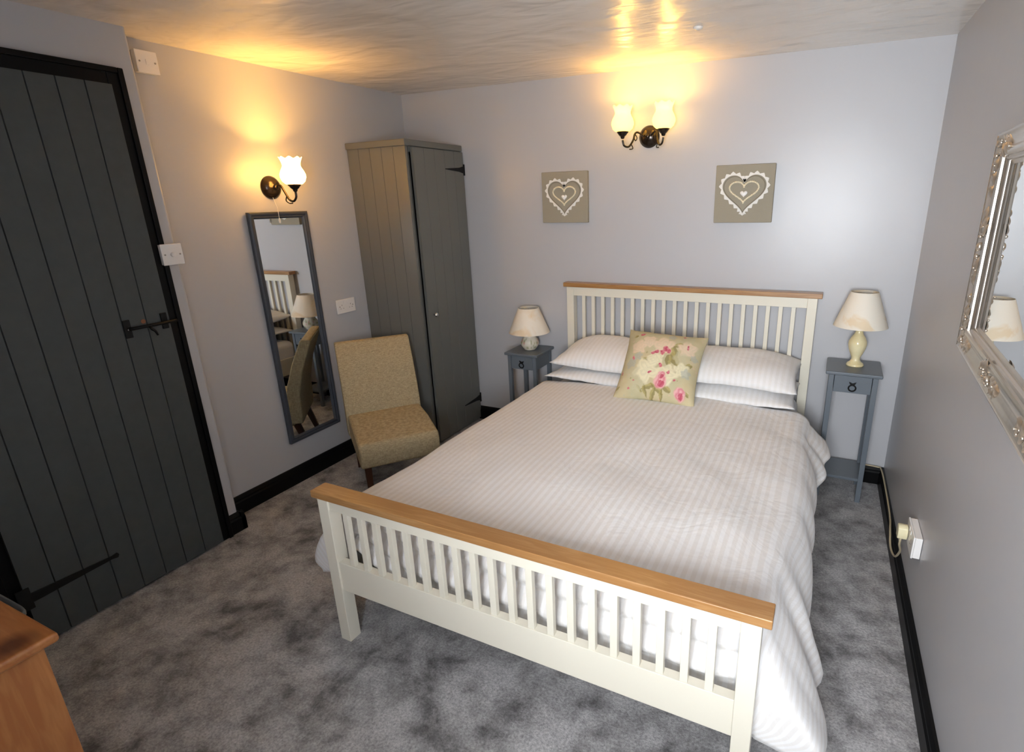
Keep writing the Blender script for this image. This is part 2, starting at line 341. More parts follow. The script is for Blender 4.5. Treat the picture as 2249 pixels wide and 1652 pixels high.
# baseboards: profile (offset from wall, height)
bprof = [(0, 0), (0.021, 0), (0.021, 0.066), (0.016, 0.074), (0.016, 0.082), (0.008, 0.096), (0, 0.098)]
def skirt(mb, p0, p1, nrm):
    p0, p1, nrm = Vector((*p0, 0)), Vector((*p1, 0)), Vector((*nrm, 0)).normalized()
    n = len(bprof); vs = [p + nrm * d + Vector((0, 0, h)) for p in (p0, p1) for d, h in bprof]
    mb.add(vs, [tuple(range(n)), tuple(range(2 * n - 1, n - 1, -1))] + [(i, (i + 1) % n, n + (i + 1) % n, n + i) for i in range(n)])
b1 = MB(); skirt(b1, (0.449, 0), (XR, 0), (0, -1)); struct(b1.build('baseboard_back', black_m), 'black gloss skirting board along the back wall')
b2 = MB(); skirt(b2, (0, -0.543), (0, PY), (1, 0)); skirt(b2, (0.0, PY), (DX + 0.021, PY), (0, 1)); skirt(b2, (DX, PY + 0.021), (DX, -1.779), (1, 0)); skirt(b2, (DX, -2.60), (DX, WY), (1, 0))
struct(b2.build('baseboard_left', black_m), 'black gloss skirting board along the left wall')
b3 = MB(); skirt(b3, (XR, 0), (rx(WY), WY), (-1, 0)); struct(b3.build('baseboard_right', black_m), 'black gloss skirting board along the right wall')
b4 = MB(); skirt(b4, (DX, WY), (rx(WY), WY), (0, 1)); struct(b4.build('baseboard_front', black_m), 'black gloss skirting board under the window')

# ------------------------------------------------------------------ plank door, its frame
DY0, DY1, DZ1 = -2.535, -1.836, 1.982
tr = MB()
for yy0, yy1, z0, z1 in ((-1.838, -1.780, 0, 2.045), (-2.592, -2.533, 0, 2.045)):
    tr.box(DX, DX + 0.024, yy0, yy1, z0, z1)
tr.box(DX, DX + 0.024, -2.533, -1.838, DZ1, 2.045)
tr.box(DX + 0.024, DX + 0.032, -1.800, -1.780, 0, 2.045).box(DX + 0.024, DX + 0.032, -2.592, -2.572, 0, 2.045).box(DX + 0.024, DX + 0.032, -2.572, -1.800, 2.025, 2.045)
struct(tr.build('trim_1', black_m, bevel=0.003), 'black gloss door frame around the grey plank door')
dr = MB(); npl = 8; pw = (DY1 - DY0) / npl
XF = DX + 0.040
poly = [(DX + 0.001, DY0)]
for k in range(npl):
    a = DY0 + k * pw; g = 0.0022; dg = 0.007
    poly += [(XF - (dg if k else 0), a), (XF, a + g), (XF, a + pw - g), (XF - (dg if k < npl - 1 else 0), a + pw)] if True else []
poly.append((DX + 0.001, DY1))
q = [poly[0]]
for p in poly[1:]:
    if (Vector(p) - Vector(q[-1])).length > 1e-5: q.append(p)
dr.prism(q, 2, 0.012, DZ1)
door = dr.build('door_1', door_m); tag(door, 'dark grey vertical plank ledged door with black iron bolt', 'door', kind='structure')
sb = MB()
sb.box(XF, XF + 0.006, -2.011, -1.985, 1.050, 1.122)      # plate
sb.box(XF, XF + 0.006, -1.870, -1.846, 1.060, 1.126)
bolt_o = sb.build('bolt_plate', iron_m, door, bevel=0.002)
MB().tube([(XF + 0.014, -1.998, 1.086), (XF + 0.014, -1.90, 1.086), (XF + 0.014, -1.815, 1.0875)], 0.0065, 10).build('sliding_bolt', iron_m, door, smooth=True)
MB().tube([(XF + 0.018, -1.925, 1.083), (XF + 0.024, -1.922, 1.072), (XF + 0.024, -1.912, 1.062), (XF + 0.024, -1.906, 1.044)], [0.006, 0.006, 0.005, 0.004], 8).build('bolt_handle', iron_m, door, smooth=True)
MB().lathe([(0.004, 0), (0.004, 0.003), (0.002, 0.004)], 10, Matrix.Translation((XF + 0.006, -1.996, 1.083)) @ Matrix.Rotation(PI / 2, 4, 'Y')).build('bolt_screw', plasticw_m, door)
MB().lathe([(0.009, 0), (0.009, 0.001)], 12, Matrix.Translation((XF + 0.0002, -1.935, 1.105)) @ Matrix.Rotation(PI / 2, 4, 'Y')).build('wood_knot', mat('rust_stain', (0.20, 0.075, 0.035), 0.6), door)
def strap(mb, x, ya, yb, z, wa, wb, t=0.005, tip=0.02):
    s = 1 if yb > ya else -1
    pl = [(ya, z - wa), (yb - s * tip, z - wb), (yb, z - wb * 1.6), (yb + s * 0.006, z), (yb, z + wb * 1.6), (yb - s * tip, z + wb), (ya, z + wa)]
    mb.prism(pl, 0, x, x + t)
h = MB(); strap(h, XF, -2.528, -2.245, 0.205, 0.019, 0.007); h.box(XF, XF + 0.006, -2.56, -2.520, 0.165, 0.25); h.build('strap_hinge', iron_m, door, bevel=0.0015)
h = MB(); strap(h, XF, -2.528, -2.245, 1.78, 0.019, 0.007); h.box(XF, XF + 0.006, -2.56, -2.520, 1.74, 1.825); h.build('strap_hinge', iron_m, door, bevel=0.0015)

# ================================================================== wardrobe in the far left corner
wr = thing('wardrobe', 'tall narrow dark grey plank wardrobe in the far left corner', 'wardrobe', (0, 0, 0))
WXF, WYF, WH = 0.4396, -0.5417, 1.8494
sp = MB(); n = 5; w = (WXF - 0.004) / n; pl = [(0.004, -0.01)]
sp_poly = [(0.004, WYF + 0.02), (0.004, WYF)]
for k in range(n):
    a = 0.004 + k * w; g = 0.0015
    if k: sp_poly += [(a, WYF + 0.005)]
    sp_poly += [(a + g, WYF)] if k else []
    sp_poly += [(a + w - g, WYF)] if k < n - 1 else [(a + w, WYF)]
sp_poly += [(WXF, WYF + 0.02)]
sp.prism(sp_poly, 2, 0, WH); sp.build('side_panel', ward_m, wr)
MB().box(0.004, WXF - 0.022, -0.022, -0.004, 0, WH).build('back_panel', ward_m, wr)
MB().box(WXF - 0.034, WXF - 0.016, WYF + 0.02, WYF + 0.050, 0.0, WH).box(WXF - 0.022, WXF, -0.03, -0.004, 0, WH).box(WXF - 0.022, WXF, WYF + 0.032, -0.03, WH - 0.03, WH).box(WXF - 0.022, WXF, WYF + 0.032, -0.03, 0, 0.012).build('door_surround', ward_m, wr)
MB().box(0.006, WXF - 0.022, WYF + 0.02, -0.022, 0.03, 0.045).build('bottom_panel', ward_m, wr)
MB().box(0.003, WXF + 0.012, WYF - 0.012, -0.002, WH, WH + 0.036).build('top_board', ward_m, wr, bevel=0.005)
dp = MB(); ya, yb = WYF + 0.042, -0.012; n = 5; w = (yb - ya) / n; x0, x1 = WXF + 0.001, WXF + 0.020
pl = [(x0, ya), (x1, ya)]
for k in range(1, n): pl += [(x1, ya + k * w - 0.0012), (x1 - 0.004, ya + k * w), (x1, ya + k * w + 0.0012)]
pl += [(x1, yb), (x0, yb)]
dp.prism(pl, 2, 0.016, WH - 0.006); wd = dp.build('door', ward_m, wr)
MB().lathe([(0.006, 0), (0.006, 0.012), (0.014, 0.018), (0.015, 0.024), (0.010, 0.030), (0.002, 0.032)], 20, Matrix.Translation((x1, -0.452, 0.868)) @ Matrix.Rotation(PI / 2, 4, 'Y')).build('knob', chrome_m, wd, smooth=True)
for z in (1.738, 0.168):
    h = MB(); h.prism([(-0.014, z - 0.022), (-0.06, z - 0.012), (-0.205, z - 0.002), (-0.205, z + 0.002), (-0.06, z + 0.012), (-0.014, z + 0.022)], 0, x1, x1 + 0.004); h.box(x1 - 0.004, x1 + 0.005, -0.016, -0.004, z - 0.034, z + 0.034)
    h.build('strap_hinge', iron_m, wd)

# ================================================================== bed
BX, BR = 1.1858, -0.0127
bed = thing('bed', 'cream slatted double bed frame with oak top rails', 'bed', (BX, 0, 0), BR)
BW = 1.48
pin, pw_ = 0.0212, 0.047
def bed_end(yf, yb, ztop, cap_y0, cap_y1, up_b, lo_t, lo_b, cname):
    MB().box(0, BW, cap_y0, cap_y1, ztop - 0.026, ztop).build(cname, oak_m, bed, bevel=0.003)
    for a in (pin, BW - pin - pw_):
        MB().box(a, a + pw_, yf, yb, 0, ztop - 0.026).build('leg_post', cream_m, bed, bevel=0.002)
    xa, xb = pin + pw_, BW - pin - pw_
    ry0, ry1 = yf + 0.006, yf + 0.030
    MB().box(xa, xb, ry0, ry1, up_b, ztop - 0.026).build('top_rail', cream_m, bed, bevel=0.0015)
    MB().box(xa, xb, ry0, yf + 0.036, lo_b, lo_t).build('bottom_rail', cream_m, bed, bevel=0.0015)
    pit = (xb - xa) / 21.0
    s = MB().box(-0.0105, 0.0105, ry0 + 0.003, ry0 + 0.020, lo_t, up_b).build('slat', cream_m, bed, bevel=0.001)
    s.location = (xa + pit, 0, 0)
    for k in range(2, 21):
        c = s.copy(); link(c); c.parent = bed; c.location = (xa + pit * k, 0, 0)
bed_end(-0.066, -0.014, 1.045, -0.072, -0.006, 0.966, 0.36, 0.22, 'headboard_cap')
bed_end(-2.058, -2.009, 0.6153, -2.0637, -1.9986, 0.548, 0.342, 0.225, 'footboard_cap')
for a in (pin + 0.008, BW - pin - 0.030):
    MB().box(a, a + 0.022, -2.009, -0.066, 0.225, 0.36).build('side_rail', cream_m, bed, bevel=0.002)
MB().box(0.055, BW - 0.055, -2.0, -0.07, 0.235, 0.255).build('slatted_base', cream_m, bed)

mt = MB().box(0.058, 1.422, -1.90, -0.075, 0.256, 0.485).build('mattress', matt_m, bevel=0.05, seg=4)
mt.location = (BX, 0, 0); mt.rotation_euler = (0, 0, BR)
tag(mt, 'white mattress on the slatted bed under the duvet', 'mattress')

# ------------------------------------------------------------------ duvet
def sm(a, b, x):
    t = max(0.0, min(1.0, (x - a) / (b - a))); return t * t * (3 - 2 * t)
def nz(x, y, z=0.0): return noise.noise(Vector((x, y, z)))
def duvet():
    xl, xr, yh, yf = 0.075, 1.405, -0.44, -1.905      # where the flat top ends
    TZ = 0.515
    NX, NY, NH, NC = 80, 84, 26, 16
    vs = []; fs = []; uvs = []
    def top_z(x, y):
        u = (x - 0.74) / 0.69
        z = TZ + 0.030 * (1 - u * u) - 0.010 * sm(-1.5, -1.95, y)
        z += 0.010 * nz(x * 2.6, y * 2.2) + 0.006 * nz(x * 6 + 3, y * 4.2) * (0.4 + 0.6 * sm(-0.8, -1.8, y))
        # long soft creases running down from the pillows and across the foot
        z += 0.005 * math.sin(9 * y + 3.0 * x + 2.5 * nz(x * 2, y * 2, 4)) * sm(-1.2, -1.8, y)
        z += 0.004 * math.sin(16 * (x * 0.8 + y * 0.6) + 3 * nz(x * 3, y * 3, 9)) * sm(0.9, 1.35, x)
        return z
    # perimeter: head-left -> ... the skirt goes round left side, foot, right side
    idx = {}
    for j in range(NY + 1):
        for i in range(NX + 1):
            x = xl + (xr - xl) * i / NX; y = yh + (yf - yh) * j / NY
            idx[(i, j)] = len(vs); vs.append((x, y, top_z(x, y))); uvs.append((x, y))
    for j in range(NY):
        for i in range(NX):
            fs.append((idx[i, j], idx[i + 1, j], idx[i + 1, j + 1], idx[i, j + 1]))
    # rim points in order: right side from head to foot, corner, foot from right to left, corner, left side back to head
    rim = []
    for j in range(NY + 1): rim.append((idx[NX, j], 'R', Vector((1, 0)), vs[idx[NX, j]]))
    for k in range(1, NC):
        a = PI / 2 * k / NC; rim.append((idx[NX, NY], 'RC', Vector((math.cos(a), -math.sin(a))), vs[idx[NX, NY]]))
    for i in range(NX, -1, -1): rim.append((idx[i, NY], 'F', Vector((0, -1)), vs[idx[i, NY]]))
    for k in range(1, NC):
        a = PI / 2 * k / NC; rim.append((idx[0, NY], 'LC', Vector((-math.sin(a), -math.cos(a))), vs[idx[0, NY]]))
    for j in range(NY, -1, -1): rim.append((idx[0, j], 'L', Vector((-1, 0)), vs[idx[0, j]]))
    rings = []
    for (vi, sd, d, p) in rim:
        x, y, z = p; ang = math.atan2(-d.y, d.x)
        # drop of the hem and how far it swings out at the hem
        if sd in ('R', 'RC'):
            c = sm(-1.30, -1.83, y)
            hd = 1 - sm(-0.60, -1.12, y)
            drop = 0.34 + 0.075 * c - 0.20 * hd
            out = 0.062 + 0.120 * hd + 0.175 * c
            if sd == 'RC':
                q = ang / (PI / 2)
                out = out * (1 - sm(0.25, 1.0, q)) + 0.088 * sm(0.25, 1.0, q)
                drop = drop * (1 - q) + 0.24 * q
        elif sd == 'F':
            q = (x - xl) / (xr - xl)
            drop = 0.305 - 0.065 * q + 0.012 * nz(x * 5, 7) - 0.165 * sm(0.24, 0.0, q); out = 0.090
        else:
            c = sm(-1.45, -1.85, y)
            drop = 0.275 + 0.055 * c; out = 0.075 + 0.150 * c
            if sd == 'LC':
                q = 1 - (ang - PI / 2) / (PI / 2)      # 0 on the left side, 1 on the foot
                out = out * (1 - sm(0.25, 1.0, q)) + 0.088 * sm(0.25, 1.0, q); drop = drop * (1 - q * q) + 0.14 * q * q
        ring = []
        R = 0.055
        for k in range(1, NH + 1):
            t = k / NH
            if sd in ('F',): R_ = 0.035
            else: R_ = R
            arc = R_ * PI / 2; L = arc + drop; s = t * L
            if s < arc:
                o = R_ * math.sin(s / R_); dz = -R_ * (1 - math.cos(s / R_))
            else:
                tt = (s - arc) / drop
                swing = max(0.0, out - R_)
                o = R_ + swing * (tt ** 1.15 if sd != 'F' else tt) ; dz = -R_ - (s - arc)
                dz += 0.35 * swing * tt
            w = t
            if sd in ('R', 'L', 'RC', 'LC'):
                pc = y if sd in ('R', 'L') else y - 0.12 * (ang if sd == 'RC' else (PI - ang))
                amp = 0.010 * w + (0.010 * sm(-1.1, -1.7, y) * w if sd[0] == 'R' else 0)
                o += amp * math.sin(26 * pc + 5.0 * nz(pc * 3, 2.0) + 2.2 * t) + 0.010 * w * nz(pc * 9, t * 4, 3)
                cc_ = sm(-1.30, -1.83, y); hh_ = 1 - sm(-0.60, -1.12, y)
                puff = 0.060 * (1 - cc_) * (1 - hh_) + 0.030
                o += puff * math.sin(PI * t) if sd[0] == 'R' else (0.020 + 0.045 * sm(-1.45, -1.85, y)) * math.sin(PI * t)      # puffiness of the filling
                curl = sm(0.80, 1.0, t); o -= 0.055 * curl * curl * (cc_ if sd[0] == 'R' else 0.6)   # rounded hem tucks under
            else:
                o += 0.006 * w * math.sin(30 * x + 4 * nz(x * 4, 1)) - 0.004 * math.sin(3 * PI * t + 4 * nz(x * 3, 5)) * w
                o += 0.014 * math.sin(7 * PI * t + 3.0 * nz(x * 1.6, 3)) * sm(0.12, 0.3, t) - 0.004 + 0.010 * nz(x * 3, t * 5, 8) * w; o = min(o, 0.102)
            px, py = x + d.x * o, y + d.y * o
            if sd in ('RC', 'LC'): py = max(py, -1.990)
            ring.append(len(vs)); vs.append((px, py, max(0.02, z + dz)))
            uvs.append((x + d.x * s, y + d.y * s))
        rings.append([vi] + ring)
    for a in range(len(rings) - 1):
        A, B = rings[a], rings[a + 1]
        for k in range(NH):
            f = (A[k], A[k + 1], B[k + 1], B[k])
            f = tuple(dict.fromkeys(f))
            if len(f) >= 3: fs.append(f)
    me = bpy.data.meshes.new('duvet'); me.from_pydata(vs, [], fs)
    ul = me.uv_layers.new(name='UVMap')
    for lp in me.loops: ul.data[lp.index].uv = uvs[lp.vertex_index]
    b = bmesh.new(); b.from_mesh(me); bmesh.ops.recalc_face_normals(b, faces=b.faces); b.to_mesh(me); b.free()
    me.materials.append(duvet_m); me.shade_smooth()
    o = bpy.data.objects.new('duvet', me); link(o)
    md = o.modifiers.new('solid', 'SOLIDIFY'); md.thickness = 0.022; md.offset = -0.6
    md.use_rim = True
    o.location = (BX, 0, 0); o.rotation_euler = (0, 0, BR)
    return o
dv = duvet(); tag(dv, 'white satin striped duvet spread over the bed and hanging down its sides', 'duvet')

# ------------------------------------------------------------------ pillows
def pillow_mesh(name, L, D, T, seed, m, TB=0.03):
    NU, NV = 44, 30; vs = []; fs = []; uvs = []
    def pt(u, v, sgn):
        ex = 1 - 0.05 * (1 - abs(v) ** 2.0) * abs(u) ** 3; ey = 1 - 0.07 * (1 - abs(u) ** 2) * abs(v) ** 3
        x = u * L / 2 * ex; y = v * D / 2 * ey
        hgt = max(0.0, (1 - abs(u) ** 3.2)) ** 0.62 * max(0.0, (1 - abs(v) ** 2.4)) ** 0.62
        z = (T if sgn > 0 else -TB) * hgt
        z += 0.007 * nz(x * 7 + seed, y * 7, sgn) * hgt ** 0.5 + 0.006 * nz(x * 16 + seed, y * 12, sgn * 2) * (1 - hgt) * (1 if hgt > 0 else 0)
        z += 0.010 * nz(u * 1.5 + seed, v * 1.5 + 7) + (0.012 if True else 0) * (abs(u) ** 4) * nz(seed * 3.1, u * 2 + v)
        return (x, y, z)
    ids = {}
    for sgn in (1, -1):
        for j in range(NV + 1):
            for i in range(NU + 1):
                edge = i in (0, NU) or j in (0, NV)
                if sgn == -1 and edge: ids[(sgn, i, j)] = ids[(1, i, j)]; continue
                u = -1 + 2 * i / NU; v = -1 + 2 * j / NV
                u = math.copysign(abs(u) ** 0.85, u); v = math.copysign(abs(v) ** 0.85, v)
                ids[(sgn, i, j)] = len(vs); p = pt(u, v, sgn); vs.append(p); uvs.append((p[0], p[1]))
        for j in range(NV):
            for i in range(NU):
                f = [ids[(sgn, i, j)], ids[(sgn, i + 1, j)], ids[(sgn, i + 1, j + 1)], ids[(sgn, i, j + 1)]]
                fs.append(tuple(f if sgn == 1 else f[::-1]))
    me = bpy.data.meshes.new(name); me.from_pydata(vs, [], fs)
    ul = me.uv_layers.new(name='UVMap')
    for lp in me.loops: ul.data[lp.index].uv = uvs[lp.vertex_index]
    me.materials.append(m); me.shade_smooth()
    o = bpy.data.objects.new(name, me); link(o); return o
def place(o, loc, rot): o.location = loc; o.rotation_euler = rot; return o
R_ = math.radians
pg = 'white striped pillows stacked against the headboard'
for (nm, lab, loc, rot, sz, sd) in (
    ('pillow', 'white pillow at the bottom of the left stack, beside the small lamp', (1.600, -0.275, 0.560), (R_(1), R_(0), R_(-2.0)), (0.70, 0.44, 0.052), 1.3),
    ('pillow', 'white pillow on top of the left stack, beside the small lamp', (1.605, -0.245, 0.650), (R_(7), R_(1.0), R_(-2.5)), (0.67, 0.44, 0.092), 4.7),
    ('pillow', 'white pillow at the bottom of the right stack, half under another pillow', (2.275, -0.285, 0.553), (R_(1), R_(0), R_(-0.5)), (0.66, 0.44, 0.052), 8.2),
    ('pillow', 'white pillow on top of the right stack, next to the floral cushion', (2.275, -0.255, 0.648), (R_(7), R_(0), R_(-0.6)), (0.66, 0.44, 0.092), 11.9)):
    o = pillow_mesh(nm, *sz, sd, pillow_m); place(o, loc, rot); tag(o, lab, 'pillow', pg)

# ------------------------------------------------------------------ floral cushion
def cushion():
    L, T = 0.425, 0.17; NN = 150; vs = []; fs = []; cols = []
    rng = random.Random(5)
    base = Vector((0.58, 0.49, 0.30)); cream = Vector((0.72, 0.64, 0.42)); pinkl = Vector((0.72, 0.46, 0.40)); rose = Vector((0.50, 0.085, 0.13)); rosem = Vector((0.66, 0.24, 0.27))
    olive = Vector((0.27, 0.225, 0.085)); sage = Vector((0.50, 0.47, 0.30)); blue = Vector((0.43, 0.45, 0.40)); pale = Vector((0.78, 0.72, 0.50))
    # flowers read off the cloth: centre (0..1 across, 0..1 up), radius, kind
    F = [(0.62, 0.30, 0.17, 'cream'), (0.38, 0.34, 0.20, 'cream'), (0.46, 0.50, 0.13, 'cream'), (0.52, 0.70, 0.17, 'blush'), (0.22, 0.66, 0.13, 'blush'), (0.34, 0.75, 0.12, 'blush'), (0.82, 0.70, 0.15, 'blush'), (0.80, 0.86, 0.10, 'sage'), (0.80, 0.40, 0.12, 'cream'), (0.75, 0.55, 0.11, 'sage'),
         (0.20, 0.30, 0.12, 'sage'), (0.16, 0.42, 0.09, 'bluey'), (0.86, 0.36, 0.08, 'bluey'), (0.92, 0.60, 0.06, 'bluey'), (0.60, 0.86, 0.06, 'bluey'), (0.24, 0.52, 0.07, 'bluey'), (0.30, 0.14, 0.10, 'sage')]
    leaves = [(0.66, 0.64, 0.11, 0.045, 2.1), (0.69, 0.52, 0.12, 0.05, -1.0), (0.62, 0.50, 0.09, 0.035, -1.5), (0.70, 0.73, 0.08, 0.03, 0.5), (0.35, 0.48, 0.05, 0.03, 0.2), (0.45, 0.13, 0.10, 0.03, 0.3), (0.55, 0.11, 0.10, 0.03, -0.6), (0.50, 0.06, 0.09, 0.025, 1.3), (0.40, 0.08, 0.08, 0.022, 1.9), (0.66, 0.13, 0.07, 0.035, -0.5), (0.60, 0.06, 0.08, 0.02, 1.5), (0.33, 0.10, 0.06, 0.02, 2.4), (0.88, 0.48, 0.045, 0.03, 0.4), (0.90, 0.12, 0.04, 0.02, -0.8), (0.04, 0.11, 0.03, 0.02, 0.7), (0.14, 0.84, 0.03, 0.02, 0.9)]
    buds = [(0.22, 0.865, 0.035, 0.024, 0.6), (0.42, 0.955, 0.030, 0.014, -0.3), (0.56, 0.655, 0.038, 0.050, 0.3), (0.60, 0.625, 0.030, 0.040, 0.2), (0.53, 0.60, 0.030, 0.040, 0.2), (0.46, 0.60, 0.032, 0.030, 0.7), (0.42, 0.575, 0.026, 0.026, 0.3), (0.18, 0.49, 0.020, 0.030, 0.3), (0.54, 0.42, 0.022, 0.035, 0.5), (0.43, 0.31, 0.030, 0.016, 0.6), (0.65, 0.335, 0.024, 0.028, -0.6), (0.74, 0.24, 0.024, 0.016, 0.2), (0.06, 0.30, 0.010, 0.035, 0.2), (0.82, 0.72, 0.015, 0.045, 0.2), (0.20, 0.09, 0.014, 0.02, 0.2), (0.25, 0.19, 0.016, 0.010, 0.2), (0.74, 0.90, 0.018, 0.012, 0.2)]
    roses = [(0.575, 0.205, 0.085, 0.10), (0.825, 0.10, 0.075, 0.09), (0.58, 0.29, 0.05, 0.06)]
    specks = [(rng.random(), rng.random(), rng.uniform(0.006, 0.016), rng.choice([sage, olive, pinkl, blue, pale, pinkl])) for _ in range(90)]
    def colour(u, v):
        uu = u + 0.012 * nz(u * 18, v * 18, 1) + 0.006 * nz(u * 45, v * 45, 5); vv = v + 0.012 * nz(u * 18, v * 18, 2) + 0.006 * nz(u * 45, v * 45, 6)
        c = base + (sage - base) * max(0, min(1, 0.5 + 1.0 * nz(u * 5, v * 5, 9))) * 0.7 + Vector((1, 1, 1)) * 0.03 * nz(u * 14, v * 14, 3)
        for (a, b, r, col) in specks:
            d = math.hypot(uu - a, vv - b) / r
            if d < 1: c = c.lerp(col, 0.6 * (1 - d * d))
        for (a, b, l, w, an) in leaves:
            dx, dy = uu - a, vv - b; p = (dx * math.cos(an) + dy * math.sin(an)) / l; q = (-dx * math.sin(an) + dy * math.cos(an)) / w
            if p * p < 1:
                e = abs(q) / (1 - p * p + 1e-4)
                if e < 1: c = c.lerp(olive * (1.0 + 0.5 * (1 if q > 0 else 0)), 0.85)
        for (a, b, r, k) in F:
            dx, dy = uu - a, vv - b; an = math.atan2(dy, dx); d = math.hypot(dx, dy) / (r * (0.82 + 0.13 * math.cos(5 * an + a * 20) + 0.05 * math.cos(9 * an)))
            if d < 1:
                col = {'cream': pale, 'blush': Vector((0.76, 0.62, 0.44)), 'sage': Vector((0.60, 0.56, 0.38)), 'bluey': blue}[k]
                ring = 0.5 + 0.5 * math.sin(14 * d + 3 * math.cos(3 * an + b * 9)); col = col * (0.90 + 0.10 * ring)
                if k == 'blush': col = col.lerp(pinkl, 0.25 * ring)
                if k == 'sage': col = col.lerp(olive, 0.18 * ring)
                c = c.lerp(col, min(1, (1 - d) * 5) * (0.92 if k in ('cream', 'blush') else 0.6))
        for (a, b, l, w, an) in buds:
            dx, dy = uu - a, vv - b; p = (dx * math.cos(an) + dy * math.sin(an)) / l; q = (-dx * math.sin(an) + dy * math.cos(an)) / w; d = p * p + q * q
            if d < 1: c = c.lerp(rose.lerp(rosem, max(0, min(1, 0.5 + 1.4 * nz(u * 40, v * 40, 7)))), min(1, (1 - d) * 2.5))
        for (a, b, ra, rb) in roses:
            dx, dy = (uu - a) / ra, (vv - b) / rb; d = math.hypot(dx, dy); an = math.atan2(dy, dx)
            if d < 1:
                ring = 0.5 + 0.5 * math.sin(9 * d + 2.0 * math.cos(2 * an + 1)); col = rosem.lerp(Vector((0.76, 0.42, 0.42)), ring)
                if math.hypot(dx - 0.15, dy + 0.25) < 0.45: col = rose.lerp(rosem, 0.4 * ring)
                c = c.lerp(col, min(1, (1 - d) * 4))
        return c
    ids = {}
    for sgn in (1, -1):
        for j in range(NN + 1):
            for i in range(NN + 1):
                if sgn == -1 and (i in (0, NN) or j in (0, NN)): ids[(sgn, i, j)] = ids[(1, i, j)]; continue
                u = -1 + 2 * i / NN; v = -1 + 2 * j / NN
                ex = 1 - 0.075 * (1 - v * v) * abs(u) ** 2; ey = 1 - 0.075 * (1 - u * u) * abs(v) ** 2
                hgt = max(0, 1 - u ** 4) ** 0.7 * max(0, 1 - v ** 4) ** 0.7
                z = sgn * T / 2 * hgt * (1 - 0.25 * (u * u + v * v) / 2) + 0.004 * nz(u * 3, v * 3, sgn) - 0.012 * max(0, u * v)
                ids[(sgn, i, j)] = len(vs); vs.append((u * L / 2 * ex, v * L / 2 * ey, z)); c = colour((u + 1) / 2, (v + 1) / 2); cols.append((max(0, c.x), max(0, c.y), max(0, c.z), 1))
        for j in range(NN):
            for i in range(NN):
                f = [ids[(sgn, i, j)], ids[(sgn, i + 1, j)], ids[(sgn, i + 1, j + 1)], ids[(sgn, i, j + 1)]]
                fs.append(tuple(f if sgn == 1 else f[::-1]))
    me = bpy.data.meshes.new('cushion'); me.from_pydata(vs, [], fs)
    ca = me.color_attributes.new('pattern', 'FLOAT_COLOR', 'POINT')
    ca.data.foreach_set('color', [x for c in cols for x in c])
    me.materials.append(floral_m); me.shade_smooth()
    o = bpy.data.objects.new('cushion', me); link(o); return o
cu = cushion(); cu.location = (1.935, -0.487, 0.690); cu.rotation_euler = (R_(44), R_(1.5), R_(2))
tag(cu, 'square cream cushion with rose flowers leaning on the pillows', 'cushion')

# ================================================================== chair
fwd = math.atan2(-0.62, 0.79)
ch = thing('slipper_chair', 'olive beige linen slipper chair with dark wood legs by the wardrobe', 'chair', (0.385, -0.896, 0), fwd)
def KX(x): return x * 1.04
def KZ(z): return 1.528 - (1.528 - z) * 1.04
# local +x is forward, origin on the floor under the crease between seat and back
def cushion_block(prof, half, taper, name, seg=5, bev=0.022):
    mb = MB(); prof = [(KX(x), KZ(z)) for x, z in prof]; n = len(prof)
    vs = []
    for sgn in (-1, 1):
        for (x, z) in prof: vs.append((x, sgn * (half * 1.04 + taper * z), z))
    mb.add(vs, [tuple(range(n - 1, -1, -1)), tuple(range(n, 2 * n))] + [(i, (i + 1) % n, n + (i + 1) % n, n + i) for i in range(n)])
    return mb.build(name, linen_m, ch, bevel=bev, seg=seg)
seat = cushion_block([(-0.03, 0.285), (0.435, 0.280), (0.445, 0.375), (0.425, 0.412), (0.20, 0.432), (-0.03, 0.424)], 0.200, 0.0, 'seat', bev=0.018)
back = cushion_block([(-0.075, 0.300), (0.004, 0.300), (0.004, 0.425), (-0.020, 0.53), (-0.070, 0.67), (-0.128, 0.795), (-0.140, 0.805), (-0.180, 0.805), (-0.190, 0.795), (-0.120, 0.62), (-0.085, 0.48)], 0.208, -0.008, 'backrest', bev=0.014)
for (x, y, dx) in ((0.395, 0.165, 0.01), (0.395, -0.165, 0.01), (-0.03, 0.165, -0.07), (-0.03, -0.165, -0.07)):
    t, b = 0.0185, 0.0125; x *= 1.04; y *= 1.04
    MB().hexa([Vector((x + dx + sx * b, y + sy * b, 0)) for sx, sy in ((-1, -1), (1, -1), (1, 1), (-1, 1))], [Vector((x + sx * t, y + sy * t, 0.245)) for sx, sy in ((-1, -1), (1, -1), (1, 1), (-1, 1))]).build('leg', darkwood_m, ch, bevel=0.003)

